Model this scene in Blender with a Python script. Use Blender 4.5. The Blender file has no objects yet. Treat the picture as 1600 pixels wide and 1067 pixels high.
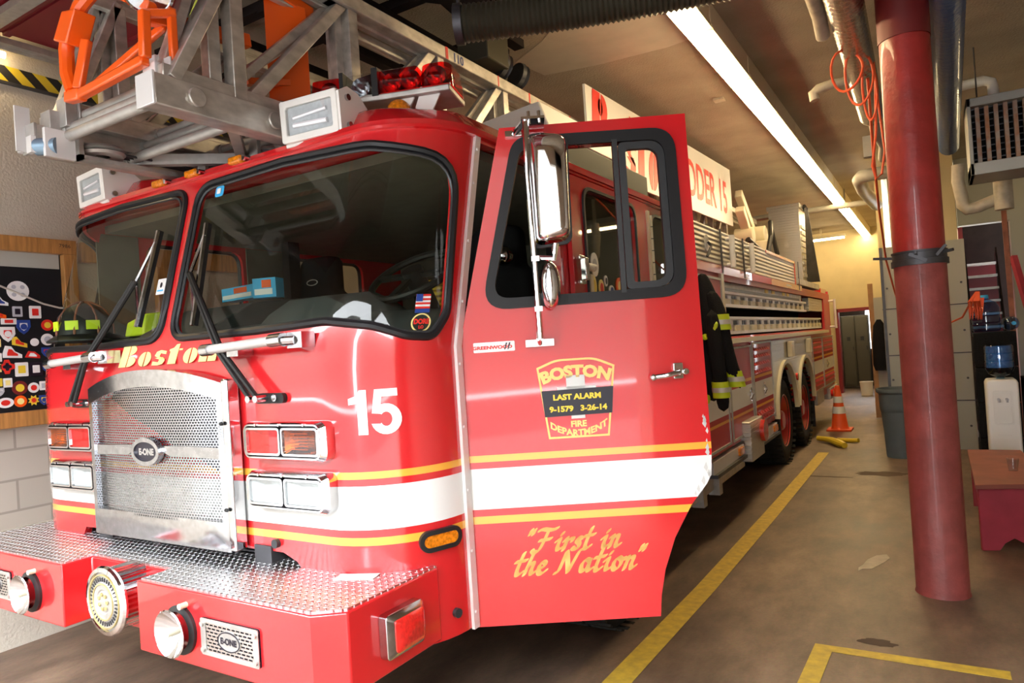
import bpy, bmesh, math, random
from mathutils import Vector, Matrix
from mathutils.geometry import delaunay_2d_cdt
random.seed(7)
PI = math.pi
sc = bpy.context.scene
COL = sc.collection

# ------------------------------------------------------------------ camera
yaw, pitch, roll = 0.546398, 0.0088937, -0.0657925
F = Vector((-math.sin(yaw)*math.cos(pitch), math.cos(yaw)*math.cos(pitch), math.sin(pitch)))
R0 = Vector((math.cos(yaw), math.sin(yaw), 0)); U0 = R0.cross(F)
Rv = R0*math.cos(roll)+U0*math.sin(roll); Uv = -R0*math.sin(roll)+U0*math.cos(roll)
cd = bpy.data.cameras.new('camera'); cam = bpy.data.objects.new('camera', cd); COL.objects.link(cam)
M = Matrix((Rv, Uv, -F)).transposed().to_4x4(); M.translation = Vector((0, 0, 1.65))
cam.matrix_world = M
cd.sensor_width = 36.0; cd.lens = 1089.8*36/1600; cd.clip_start = 0.05; cd.clip_end = 200
sc.camera = cam

# ------------------------------------------------------------------ world, exposure
w = bpy.data.worlds.new('world'); sc.world = w; w.use_nodes = True
nt = w.node_tree; nt.nodes.clear()
out = nt.nodes.new('ShaderNodeOutputWorld'); bg = nt.nodes.new('ShaderNodeBackground')
bg.inputs[0].default_value = (0.93, 0.965, 1.0, 1); bg.inputs[1].default_value = 20.5
nt.links.new(bg.outputs[0], out.inputs[0])
sc.view_settings.view_transform = 'Standard'; sc.view_settings.look = 'None'
sc.view_settings.exposure = 0.0; sc.view_settings.gamma = 1.0
try: sc.view_settings.use_curve_mapping = False
except Exception: pass
sc.cycles.max_bounces = 8; sc.cycles.transparent_max_bounces = 16; sc.cycles.glossy_bounces = 5
sc.cycles.caustics_reflective = False; sc.cycles.caustics_refractive = False
sc.cycles.sample_clamp_indirect = 6.0

# ------------------------------------------------------------------ materials
MAT = {}
def mat(name, base, rough=0.5, metal=0.0, noise=0.0, nscale=8.0, bump=0.0, bscale=40.0, emit=None, es=0.0, coat=0.0, alpha=None, dark=None, stretch=None, spec=None):
    m = bpy.data.materials.new(name); m.use_nodes = True; MAT[name] = m
    n = m.node_tree.nodes; l = m.node_tree.links; b = n['Principled BSDF']
    b.inputs['Base Color'].default_value = (*base, 1); b.inputs['Roughness'].default_value = rough
    b.inputs['Metallic'].default_value = metal
    if coat: b.inputs['Coat Weight'].default_value = coat; b.inputs['Coat Roughness'].default_value = 0.04
    if spec is not None: b.inputs['Specular IOR Level'].default_value = spec
    if emit: b.inputs['Emission Color'].default_value = (*emit, 1); b.inputs['Emission Strength'].default_value = es
    if noise or bump:
        g = n.new('ShaderNodeNewGeometry'); src = g.outputs['Position']
        if stretch:
            vm = n.new('ShaderNodeVectorMath'); vm.operation = 'MULTIPLY'; vm.inputs[1].default_value = stretch
            l.new(src, vm.inputs[0]); src = vm.outputs[0]
    if noise:
        t = n.new('ShaderNodeTexNoise'); t.inputs['Scale'].default_value = nscale; t.inputs['Detail'].default_value = 6
        l.new(src, t.inputs['Vector'])
        r = n.new('ShaderNodeValToRGB'); r.color_ramp.elements[0].position = 0.3; r.color_ramp.elements[1].position = 0.7
        d = dark or tuple(c*(1-noise) for c in base)
        r.color_ramp.elements[0].color = (*d, 1); r.color_ramp.elements[1].color = (*base, 1)
        l.new(t.outputs['Fac'], r.inputs[0]); l.new(r.outputs[0], b.inputs['Base Color'])
    if bump:
        t = n.new('ShaderNodeTexNoise'); t.inputs['Scale'].default_value = bscale; t.inputs['Detail'].default_value = 4
        l.new(src, t.inputs['Vector'])
        bp = n.new('ShaderNodeBump'); bp.inputs['Strength'].default_value = bump; bp.inputs['Distance'].default_value = 0.01
        l.new(t.outputs['Fac'], bp.inputs['Height']); l.new(bp.outputs[0], b.inputs['Normal'])
    return m

def node_math(nt_, op, a, b=None, c=None):
    n = nt_.nodes.new('ShaderNodeMath'); n.operation = op
    for i, v in enumerate((a, b, c)):
        if v is None: continue
        if isinstance(v, (int, float)): n.inputs[i].default_value = v
        else: nt_.links.new(v, n.inputs[i])
    return n.outputs[0]

def striped(name, red, bands, rough=0.22, coat=1.0):
    """paint whose stripe tape sits at fixed heights on the vehicle"""
    m = mat(name, red, rough, coat=coat)
    t = m.node_tree; b = t.nodes['Principled BSDF']
    g = t.nodes.new('ShaderNodeNewGeometry'); s = t.nodes.new('ShaderNodeSeparateXYZ'); t.links.new(g.outputs['Position'], s.inputs[0])
    z = s.outputs[2]; col = None
    ns = t.nodes.new('ShaderNodeTexNoise'); ns.inputs['Scale'].default_value = 1.7; ns.inputs['Detail'].default_value = 3
    t.links.new(g.outputs['Position'], ns.inputs['Vector'])
    base = t.nodes.new('ShaderNodeMix'); base.data_type = 'RGBA'
    base.inputs[6].default_value = (*red, 1); base.inputs[7].default_value = (red[0]*1.0, red[1]*1.4, red[2]*1.4, 1)
    t.links.new(ns.outputs['Fac'], base.inputs[0]); col = base.outputs[2]
    for z0, z1, c in bands:
        f = node_math(t, 'MULTIPLY', node_math(t, 'GREATER_THAN', z, z0), node_math(t, 'LESS_THAN', z, z1))
        mx = t.nodes.new('ShaderNodeMix'); mx.data_type = 'RGBA'
        t.links.new(f, mx.inputs[0]); t.links.new(col, mx.inputs[6]); mx.inputs[7].default_value = (*c, 1)
        col = mx.outputs[2]
    t.links.new(col, b.inputs['Base Color'])
    return m

RED = (0.64, 0.012, 0.016); YEL = (0.88, 0.42, 0.05); WHT = (0.86, 0.86, 0.84)
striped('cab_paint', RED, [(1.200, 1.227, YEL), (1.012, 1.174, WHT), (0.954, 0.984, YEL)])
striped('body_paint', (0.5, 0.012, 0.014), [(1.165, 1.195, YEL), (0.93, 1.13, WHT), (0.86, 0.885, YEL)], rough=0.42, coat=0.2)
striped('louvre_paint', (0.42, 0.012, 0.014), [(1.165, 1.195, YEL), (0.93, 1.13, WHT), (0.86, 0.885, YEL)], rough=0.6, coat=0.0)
mat('red_paint', RED, 0.2, coat=1.0)
mat('bumper_red', (0.66, 0.016, 0.02), 0.28, coat=1.0, bump=0.03, bscale=25)
mat('chrome', (0.82, 0.83, 0.85), 0.06, 1.0)
mat('worn_chrome', (0.62, 0.63, 0.66), 0.14, 1.0, noise=0.3, nscale=30)
mat('aluminium', (0.72, 0.68, 0.62), 0.33, 0.6, noise=0.45, nscale=9, bump=0.06, bscale=60, stretch=(2, 1, 2))
mat('dull_aluminium', (0.60, 0.58, 0.55), 0.5, 0.75, noise=0.3, nscale=12)
mat('grey_tube', (0.48, 0.46, 0.43), 0.45, 0.5, noise=0.2, nscale=20)
mat('dark_steel', (0.10, 0.10, 0.11), 0.5, 0.7, noise=0.4)
mat('black_rubber', (0.012, 0.012, 0.013), 0.42, bump=0.05)
mat('gasket', (0.012, 0.012, 0.014), 0.38, spec=0.3)
mat('gasket_grey', (0.03, 0.033, 0.037), 0.3, spec=0.4)
mat('black_plastic', (0.012, 0.012, 0.012), 0.4, spec=0.3)
mat('grab_grey', (0.52, 0.50, 0.49), 0.4)
mat('lining_olive', (0.12, 0.11, 0.082), 0.8, noise=0.2)
mat('interior_dark', (0.012, 0.012, 0.013), 0.85, spec=0.15)
mat('dash_grey', (0.045, 0.055, 0.058), 0.65, noise=0.2)
mat('seat_black', (0.01, 0.01, 0.011), 0.9, bump=0.1, spec=0.15)
mat('orange_paint', (0.92, 0.115, 0.005), 0.35, coat=0.5)
mat('orange_chip', (0.75, 0.55, 0.5), 0.4, noise=0.5, nscale=60, dark=(0.9, 0.12, 0.01))
mat('white_paint', (0.82, 0.81, 0.78), 0.35)
mat('cream', (0.75, 0.68, 0.5), 0.4)
mat('trim_alu', (0.86, 0.86, 0.86), 0.35, 0.35)
mat('yellow_tape', YEL, 0.4)
mat('decal_yellow', (0.97, 0.64, 0.20), 0.35)
mat('decal_cream', (0.93, 0.78, 0.30), 0.35)
mat('decal_white', (0.88, 0.88, 0.88), 0.35)
mat('decal_black', (0.012, 0.01, 0.02), 0.35)
mat('decal_gold', (0.85, 0.62, 0.05), 0.35)
mat('decal_red', (0.72, 0.03, 0.02), 0.4)
mat('decal_blue', (0.02, 0.06, 0.3), 0.4)
mat('decal_grey', (0.5, 0.52, 0.58), 0.4)
mat('hi_vis', (0.62, 0.80, 0.02), 0.5, emit=None)
mat('silver_tape', (0.62, 0.62, 0.6), 0.4, 0.2)
mat('turnout_black', (0.012, 0.012, 0.014), 0.9, bump=0.6, bscale=120, spec=0.15)
mat('wheel_red', (0.5, 0.01, 0.012), 0.3, coat=0.6)
mat('tyre', (0.022, 0.021, 0.02), 0.75, bump=0.25, bscale=50, spec=0.15)
mat('amber_lens', (0.95, 0.28, 0.01), 0.15, noise=0.5, nscale=90)
mat('amber_dark', (0.35, 0.17, 0.02), 0.15, noise=0.7, nscale=110, coat=0.5)
mat('red_lens', (0.85, 0.025, 0.02), 0.12, noise=0.35, nscale=70, coat=1.0)
mat('clear_lens', (0.92, 0.93, 0.95), 0.12, noise=0.18, nscale=60, coat=1.0)
mat('blue_tag', (0.05, 0.45, 0.85), 0.3)
mat('bulb_white', (0.95, 0.95, 1), 0.1, coat=1.0)
mat('column_red', (0.42, 0.028, 0.025), 0.42, noise=0.35, nscale=7, bump=0.4, bscale=22, coat=0.25)
mat('column_dull', (0.36, 0.070, 0.062), 0.55, noise=0.38, nscale=9, bump=0.5, bscale=26, coat=0.1)
mat('column_sleeve', (0.16, 0.012, 0.012), 0.5)
mat('bench_red', (0.40, 0.035, 0.06), 0.5, noise=0.2, nscale=7)
mat('bench_top', (0.30, 0.085, 0.06), 0.55, noise=0.35, nscale=5)
mat('grey_plastic', (0.11, 0.135, 0.15), 0.6, noise=0.15)
mat('cone_orange', (0.85, 0.10, 0.02), 0.45)
mat('pipe_cream', (0.58, 0.52, 0.40), 0.6, noise=0.3, nscale=14)
mat('pipe_grey', (0.40, 0.38, 0.33), 0.5, noise=0.2)
mat('brass', (0.72, 0.60, 0.28), 0.3, 0.8)
mat('fitting_blue', (0.20, 0.30, 0.40), 0.35, 0.3)
mat('foil', (0.60, 0.57, 0.52), 0.25, 0.95, bump=0.8, bscale=30)
mat('blue_duct', (0.02, 0.075, 0.24), 0.4, 0.0, bump=0.7, bscale=30, coat=0.15)
mat('flex_dark', (0.055, 0.05, 0.035), 0.45, 0.2, spec=0.15)
mat('heater_grey', (0.33, 0.33, 0.30), 0.4, 0.4)
mat('rust_fins', (0.30, 0.26, 0.22), 0.5, 0.5, noise=0.7, nscale=14, dark=(0.28, 0.11, 0.04))
mat('cord_orange', (0.85, 0.12, 0.04), 0.5)
mat('water_blue', (0.12, 0.30, 0.55), 0.08, noise=0.4, nscale=25, coat=1.0)
mat('cooler_white', (0.86, 0.85, 0.82), 0.35)
mat('crate_black', (0.009, 0.009, 0.010), 0.8, bump=0.8, bscale=70, spec=0.15)
mat('wood', (0.55, 0.26, 0.075), 0.45, noise=0.45, nscale=5, stretch=(1, 12, 1), coat=0.3)
mat('wood_board', (0.42, 0.22, 0.09), 0.6, noise=0.4, nscale=5)
mat('board_black', (0.012, 0.012, 0.014), 0.6, spec=0.15)
mat('block_wall', (0.48, 0.45, 0.40), 0.75, noise=0.2, nscale=3)
mat('door_red', (0.20, 0.012, 0.02), 0.45)
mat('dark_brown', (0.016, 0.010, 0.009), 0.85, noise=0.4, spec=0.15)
mat('locker_brown', (0.05, 0.04, 0.024), 0.6)
mat('rust_pole', (0.30, 0.10, 0.05), 0.6, noise=0.5, nscale=10)
mat('yellow_line', (0.72, 0.50, 0.05), 0.55, noise=0.25, nscale=20, dark=(0.50, 0.33, 0.05))
mat('pack_green', (0.75, 0.85, 0.15), 0.4)
mat('board_grey', (0.40, 0.40, 0.36), 0.7)
mat('rope', (0.5, 0.47, 0.42), 0.8)
mat('glow_white', (1, 1, 1), 0.5, emit=(1.0, 0.76, 0.42), es=44.0)
mat('window_glow', (1, 1, 1), 0.5, emit=(0.95, 0.97, 1.0), es=5.0)

# tread plate: small raised lozenges in alternating directions
def tread(name, base, freq=31.0, axes=(0, 1), rough=0.3):
    m = mat(name, base, rough, 1.0); t = m.node_tree; b = t.nodes['Principled BSDF']
    g = t.nodes.new('ShaderNodeNewGeometry'); s = t.nodes.new('ShaderNodeSeparateXYZ'); t.links.new(g.outputs['Position'], s.inputs[0])
    p, q = s.outputs[axes[0]], s.outputs[axes[1]]
    u = node_math(t, 'MULTIPLY', node_math(t, 'ADD', p, q), freq); v = node_math(t, 'MULTIPLY', node_math(t, 'SUBTRACT', p, q), freq)
    fu = node_math(t, 'SUBTRACT', node_math(t, 'FRACT', node_math(t, 'ADD', u, 500.0)), 0.5)
    fv = node_math(t, 'SUBTRACT', node_math(t, 'FRACT', node_math(t, 'ADD', v, 500.0)), 0.5)
    par = node_math(t, 'MODULO', node_math(t, 'ADD', node_math(t, 'FLOOR', node_math(t, 'ADD', u, 500.0)), node_math(t, 'FLOOR', node_math(t, 'ADD', v, 500.0))), 2.0)
    def lens(a, bb): 
        d = node_math(t, 'ADD', node_math(t, 'POWER', node_math(t, 'MULTIPLY', a, 2.1), 2.0), node_math(t, 'POWER', node_math(t, 'MULTIPLY', bb, 5.2), 2.0))
        return node_math(t, 'MAXIMUM', node_math(t, 'SUBTRACT', 1.0, d), 0.0)
    h = node_math(t, 'ADD', node_math(t, 'MULTIPLY', par, lens(fu, fv)), node_math(t, 'MULTIPLY', node_math(t, 'SUBTRACT', 1.0, par), lens(fv, fu)))
    bp = t.nodes.new('ShaderNodeBump'); bp.inputs['Strength'].default_value = 1.0; bp.inputs['Distance'].default_value = 0.010
    t.links.new(h, bp.inputs['Height']); t.links.new(bp.outputs[0], b.inputs['Normal'])
    return m
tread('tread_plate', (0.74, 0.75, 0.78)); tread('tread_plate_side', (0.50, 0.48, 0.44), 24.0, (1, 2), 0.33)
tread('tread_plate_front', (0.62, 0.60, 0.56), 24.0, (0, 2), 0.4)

# expanded-metal screen of the grille (holes are real alpha holes over a dark core)
def screen(name, kind, col, period, hole):
    m = mat(name, col, 0.2, 1.0); t = m.node_tree; b = t.nodes['Principled BSDF']
    g = t.nodes.new('ShaderNodeNewGeometry'); s = t.nodes.new('ShaderNodeSeparateXYZ'); t.links.new(g.outputs['Position'], s.inputs[0])
    x = node_math(t, 'DIVIDE', node_math(t, 'ADD', s.outputs[0], 50.0), period[0]); z = node_math(t, 'DIVIDE', node_math(t, 'ADD', s.outputs[2], 50.0), period[1])
    rowp = node_math(t, 'MULTIPLY', node_math(t, 'MODULO', node_math(t, 'FLOOR', z), 2.0), 0.5)
    fx = node_math(t, 'ABSOLUTE', node_math(t, 'SUBTRACT', node_math(t, 'FRACT', node_math(t, 'ADD', x, rowp)), 0.5))
    fz = node_math(t, 'ABSOLUTE', node_math(t, 'SUBTRACT', node_math(t, 'FRACT', z), 0.5))
    if kind == 'diamond': d = node_math(t, 'ADD', fx, fz); f = node_math(t, 'LESS_THAN', d, hole[0])
    else: f = node_math(t, 'MULTIPLY', node_math(t, 'LESS_THAN', fx, hole[0]), node_math(t, 'LESS_THAN', fz, hole[1]))
    t.links.new(node_math(t, 'SUBTRACT', 1.0, f), b.inputs['Alpha'])
    return m
screen('grille_screen', 'diamond', (0.42, 0.43, 0.46), (0.0175, 0.0115), (0.40,))
screen('speaker_slots', 'slot', (0.72, 0.72, 0.72), (0.024, 0.0125), (0.38, 0.22))
screen('siren_slots', 'slot', (0.8, 0.8, 0.82), (0.016, 0.022), (0.40, 0.30))

def glass(name, tint, refl=1.45, extra=0.0):
    m = bpy.data.materials.new(name); m.use_nodes = True; MAT[name] = m; t = m.node_tree; t.nodes.clear()
    o = t.nodes.new('ShaderNodeOutputMaterial'); mx = t.nodes.new('ShaderNodeMixShader')
    tr = t.nodes.new('ShaderNodeBsdfTransparent'); tr.inputs[0].default_value = (*tint, 1)
    gl = t.nodes.new('ShaderNodeBsdfGlossy'); gl.inputs['Roughness'].default_value = 0.02
    fr = t.nodes.new('ShaderNodeFresnel'); fr.inputs['IOR'].default_value = refl
    gm = t.nodes.new('ShaderNodeNewGeometry')
    fac = node_math(t, 'MULTIPLY', node_math(t, 'ADD', fr.outputs[0], extra), node_math(t, 'SUBTRACT', 1.0, gm.outputs['Backfacing']))
    t.links.new(fac, mx.inputs[0]); t.links.new(tr.outputs[0], mx.inputs[1]); t.links.new(gl.outputs[0], mx.inputs[2]); t.links.new(mx.outputs[0], o.inputs[0])
    return m
glass('windshield_glass', (0.82, 0.88, 0.80), 1.5); glass('door_glass', (0.84, 0.86, 0.84), 1.28); glass('dark_glass', (0.35, 0.38, 0.33), 1.6, 0.05)
glass('red_glass', (0.95, 0.07, 0.06), 1.5, 0.03); glass('clear_glass', (0.88, 0.9, 0.9), 1.5, 0.04)
glass('amber_glass', (0.80, 0.50, 0.03), 1.5, 0.03)
glass('clear_plastic', (0.9, 0.92, 0.93), 1.5, 0.05); glass('bottle_plastic', (0.42, 0.62, 0.85), 1.5, 0.05)

# ribbed / louvred sheet
def ribbed(name, base, period, metal=1.0, rough=0.35, axis=2, strength=0.8):
    m = mat(name, base, rough, metal); t = m.node_tree; b = t.nodes['Principled BSDF']
    g = t.nodes.new('ShaderNodeNewGeometry'); s = t.nodes.new('ShaderNodeSeparateXYZ'); t.links.new(g.outputs['Position'], s.inputs[0])
    h = node_math(t, 'SINE', node_math(t, 'MULTIPLY', s.outputs[axis], 2*PI/period))
    bp = t.nodes.new('ShaderNodeBump'); bp.inputs['Strength'].default_value = strength; bp.inputs['Distance'].default_value = 0.012
    t.links.new(h, bp.inputs['Height']); t.links.new(bp.outputs[0], b.inputs['Normal']); return m
ribbed('ribbed_alu', (0.50, 0.47, 0.41), 0.042, metal=0.6, rough=0.45, strength=0.45)

# ------------------------------------------------------------------ mesh helpers
ORI = {}
class MB:
    def __init__(s): s.v = []; s.f = []; s.m = []
    def add(s, vs, fs, m=0):
        k = len(s.v); s.v += [tuple(v) for v in vs]; s.f += [tuple(i+k for i in f) for f in fs]; s.m += [m]*len(fs); return s
    def hexa(s, p, m=0): return s.add(p, [(0, 3, 2, 1), (4, 5, 6, 7), (0, 1, 5, 4), (1, 2, 6, 5), (2, 3, 7, 6), (3, 0, 4, 7)], m)
    def box(s, x0, x1, y0, y1, z0, z1, m=0):
        return s.hexa([(x0, y0, z0), (x1, y0, z0), (x1, y1, z0), (x0, y1, z0), (x0, y0, z1), (x1, y0, z1), (x1, y1, z1), (x0, y1, z1)], m)
    def fbox(s, fr, u0, u1, v0, v1, n0, n1, m=0):
        return s.hexa([fr(u0, v0, n0), fr(u1, v0, n0), fr(u1, v0, n1), fr(u0, v0, n1), fr(u0, v1, n0), fr(u1, v1, n0), fr(u1, v1, n1), fr(u0, v1, n1)], m)
    def bar(s, a, b, w, h, up=(0, 0, 1), m=0):
        a = Vector(a); b = Vector(b); d = (b-a).normalized(); up = Vector(up); sd = d.cross(up)
        if sd.length < 1e-4: sd = d.cross(Vector((1, 0, 0)))
        sd.normalize(); u = sd.cross(d); P = []
        for c in (a, b):
            for q, r in ((-1, -1), (1, -1), (1, 1), (-1, 1)): P.append(c+sd*q*w/2+u*r*h/2)
        return s.hexa([P[0], P[1], P[2], P[3], P[4], P[5], P[6], P[7]], m)
    def loft(s, rings, m=0, cap=True, close=True):
        n = len(rings[0]); vs = [p for r in rings for p in r]; fs = []
        for i in range(len(rings)-1):
            for j in range(n if close else n-1):
                k = (j+1) % n; fs.append((i*n+j, i*n+k, (i+1)*n+k, (i+1)*n+j))
        if cap: fs += [tuple(reversed(range(n))), tuple(range((len(rings)-1)*n, len(rings)*n))]
        return s.add(vs, fs, m)
    def cyl(s, a, b, r0, r1=None, seg=20, m=0, cap=True):
        a = Vector(a); b = Vector(b); r1 = r0 if r1 is None else r1; d = (b-a).normalized()
        x = d.orthogonal().normalized(); y = d.cross(x)
        rg = lambda c, r: [c+(x*math.cos(2*PI*i/seg)+y*math.sin(2*PI*i/seg))*r for i in range(seg)]
        return s.loft([rg(a, r0), rg(b, r1)], m, cap)
    def lathe(s, o, ax, prof, seg=28, m=0, cap=False, xa=None):
        o = Vector(o); d = Vector(ax).normalized(); x = Vector(xa).normalized() if xa else d.orthogonal().normalized(); y = d.cross(x)
        return s.loft([[o+d*h+(x*math.cos(2*PI*i/seg)+y*math.sin(2*PI*i/seg))*r for i in range(seg)] for r, h in prof], m, cap)
    def tube(s, pts, r, seg=8, closed=False, m=0, rr=None):
        P = [Vector(p) for p in pts]; n = len(P); rings = []; prev = None
        for i in range(n):
            if closed: t = (P[(i+1) % n]-P[i-1])
            else: t = P[min(i+1, n-1)]-P[max(i-1, 0)]
            t.normalize()
            x = (prev-t*prev.dot(t)) if prev else t.orthogonal()
            if x.length < 1e-6: x = t.orthogonal()
            x.normalize(); prev = x; y = t.cross(x); q = rr[i] if rr else r
            rings.append([P[i]+(x*math.cos(2*PI*k/seg)+y*math.sin(2*PI*k/seg))*q for k in range(seg)])
        if closed:
            vs = [p for g in rings for p in g]; fs = []
            # align the seam
            off = min(range(seg), key=lambda o: (rings[0][o]-rings[-1][0]).length)
            for i in range(n):
                for k in range(seg):
                    a = i*seg+k; b = i*seg+(k+1) % seg
                    if i < n-1: c = (i+1)*seg+(k+1) % seg; d = (i+1)*seg+k
                    else: c = (k+1+off) % seg; d = (k+off) % seg
                    fs.append((a, b, c, d))
            return s.add(vs, fs, m)
        return s.loft(rings, m, True)
    def prism(s, poly, fr, n0, n1, m=0):
        return s.loft([[fr(u, v, n0) for u, v in poly], [fr(u, v, n1) for u, v in poly]], m, True)
    def ring(s, outer, inner, fr, n0, n1, m=0):
        n = len(outer); vs = [fr(u, v, n0) for u, v in outer]+[fr(u, v, n0) for u, v in inner]+[fr(u, v, n1) for u, v in outer]+[fr(u, v, n1) for u, v in inner]; fs = []
        for j in range(n):
            k = (j+1) % n
            fs += [(j, n+j, n+k, k), (2*n+j, 2*n+k, 3*n+k, 3*n+j), (j, k, 2*n+k, 2*n+j), (n+j, 3*n+j, 3*n+k, n+k)]
        return s.add(vs, fs, m)
    def sphere(s, c, r, seg=16, rings=10, m=0, sz=(1, 1, 1), z0=-1.0):
        c = Vector(c); rg = []
        for i in range(rings+1):
            t = math.asin(z0)+(PI/2-math.asin(z0))*i/rings; q = max(math.cos(t), 1e-4)
            rg.append([c+Vector((math.cos(2*PI*k/seg)*q*r*sz[0], math.sin(2*PI*k/seg)*q*r*sz[1], math.sin(t)*r*sz[2])) for k in range(seg)])
        return s.loft(rg, m, True)
    def build(s, name, mats, parent=None, origin=None, bevel=0.0, smooth=35, label=None, segs=2, sub=0):
        if isinstance(mats, str): mats = [mats]
        po = ORI.get(parent.name, Vector((0, 0, 0))) if parent else Vector((0, 0, 0))
        o = Vector(origin) if origin is not None else (po.copy() if parent else Vector((0, 0, 0)))
        me = bpy.data.meshes.new(name); me.from_pydata([tuple(Vector(v)-o) for v in s.v], [], s.f); me.update()
        for k in mats: me.materials.append(MAT[k])
        if len(mats) > 1: me.polygons.foreach_set('material_index', s.m)
        bm = bmesh.new(); bm.from_mesh(me); bmesh.ops.recalc_face_normals(bm, faces=bm.faces); bm.to_mesh(me); bm.free()
        if smooth:
            me.polygons.foreach_set('use_smooth', [True]*len(me.polygons)); me.set_sharp_from_angle(angle=math.radians(smooth))
        ob = bpy.data.objects.new(name, me); COL.objects.link(ob); ORI[ob.name] = o
        ob.location = o-po
        if parent: ob.parent = parent
        if bevel:
            b = ob.modifiers.new('bevel', 'BEVEL'); b.width = bevel; b.segments = segs; b.limit_method = 'ANGLE'; b.angle_limit = math.radians(40)
        if sub:
            b = ob.modifiers.new('sub', 'SUBSURF'); b.levels = sub; b.render_levels = sub
        if label: ob['label'] = label
        return ob

def thing(name, label, cat, loc=(0, 0, 0), group=None, rot=0.0):
    o = bpy.data.objects.new(name, None); COL.objects.link(o); o.location = loc; ORI[o.name] = Vector(loc); o.rotation_euler = (0, 0, rot)
    o['label'] = label; o['category'] = cat
    if group: o['group'] = group
    return o
def tag(o, label, cat, group=None):
    o['label'] = label; o['category'] = cat
    if group: o['group'] = group
    return o
def struct(o): o['kind'] = 'structure'; return o
def world(x, y, z): return Vector((x, y, z))
def frame(o, u, v, n):
    o, u, v, n = Vector(o), Vector(u), Vector(v), Vector(n)
    return lambda a, b, c=0.0: o+u*a+v*b+n*c
FRONT = lambda y0: frame((0, y0, 0), (1, 0, 0), (0, 0, 1), (0, -1, 0))      # (x, z) facing the street
SIDE = lambda x0: frame((x0, 0, 0), (0, 1, 0), (0, 0, 1), (1, 0, 0))        # (y, z) facing +x
def rrect(u0, u1, v0, v1, r, n=5):
    P = []
    for cx, cy, a in ((u1-r, v0+r, -90), (u1-r, v1-r, 0), (u0+r, v1-r, 90), (u0+r, v0+r, 180)):
        for i in range(n+1):
            t = math.radians(a+90*i/n); P.append((cx+r*math.cos(t), cy+r*math.sin(t)))
    return P
def roundpoly(pts, n=5):
    """pts: (u, v, r) corners -> polygon with rounded corners"""
    out_ = []; k = len(pts)
    for i in range(k):
        p = Vector(pts[i][:2]); a = Vector(pts[i-1][:2]); b = Vector(pts[(i+1) % k][:2]); r = pts[i][2]
        da = (a-p).normalized(); db = (b-p).normalized(); ang = da.angle(db); d = min(r/math.tan(ang/2), (a-p).length*.49, (b-p).length*.49)
        p0 = p+da*d; p1 = p+db*d
        for j in range(n+1):
            t = j/n; out_.append(tuple(p0*(1-t)**2+p*2*t*(1-t)+p1*t*t))
    return out_
def ell(cx, cy, a, b, n=28): return [(cx+a*math.cos(2*PI*i/n), cy+b*math.sin(2*PI*i/n)) for i in range(n)]
def inpoly(x, y, P):
    c = False; j = len(P)-1
    for i in range(len(P)):
        if (P[i][1] > y) != (P[j][1] > y) and x < (P[j][0]-P[i][0])*(y-P[i][1])/(P[j][1]-P[i][1])+P[i][0]: c = not c
        j = i
    return c
def densify(P, L):
    o = []
    for i in range(len(P)):
        a = Vector(P[i]); b = Vector(P[(i+1) % len(P)]); k = max(1, int((b-a).length/L))
        o += [tuple(a+(b-a)*t/k) for t in range(k)]
    return o
def sheet(mb, outer, holes, fn, du, dv, n0, n1, m=0):
    """curved sheet with holes: flat outline in (u, v) mapped by fn(u, v, offset), given a thickness"""
    L = min(du, dv); outer = densify(outer, L); holes = [densify(h, L) for h in holes]
    V = []; E = []
    for loop in [outer]+holes:
        k = len(V); V += loop; E += [(k+i, k+(i+1) % len(loop)) for i in range(len(loop))]
    nb = len(V)
    us = [p[0] for p in outer]; vs = [p[1] for p in outer]
    u = min(us)+du/2
    while u < max(us):
        v = min(vs)+dv/2
        while v < max(vs):
            if inpoly(u, v, outer) and not any(inpoly(u, v, h) for h in holes) and all((u-p[0])**2+(v-p[1])**2 > (L*.35)**2 for p in V[:nb]): V.append((u, v))
            v += dv
        u += du
    r = delaunay_2d_cdt([Vector(p) for p in V], E, [], 0, 1e-5)
    vv = r[0]; tri = []
    for f in r[2]:
        cx = sum(vv[i][0] for i in f)/len(f); cy = sum(vv[i][1] for i in f)/len(f)
        if inpoly(cx, cy, outer) and not any(inpoly(cx, cy, h) for h in holes): tri.append(tuple(f))
    if n0 is None: return mb.add([fn(p[0], p[1], n1) for p in vv], tri, m)
    N = len(vv); cnt = {}
    for f in tri:
        for i in range(len(f)):
            e = (f[i], f[(i+1) % len(f)]); cnt[tuple(sorted(e))] = cnt.get(tuple(sorted(e)), 0)+1
    fs = list(tri)+[tuple(i+N for i in reversed(f)) for f in tri]
    for f in tri:
        for i in range(len(f)):
            a, b = f[i], f[(i+1) % len(f)]
            if cnt[tuple(sorted((a, b)))] == 1: fs.append((b, a, a+N, b+N))
    return mb.add([fn(p[0], p[1], n1) for p in vv]+[fn(p[0], p[1], n0) for p in vv], fs, m)

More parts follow.
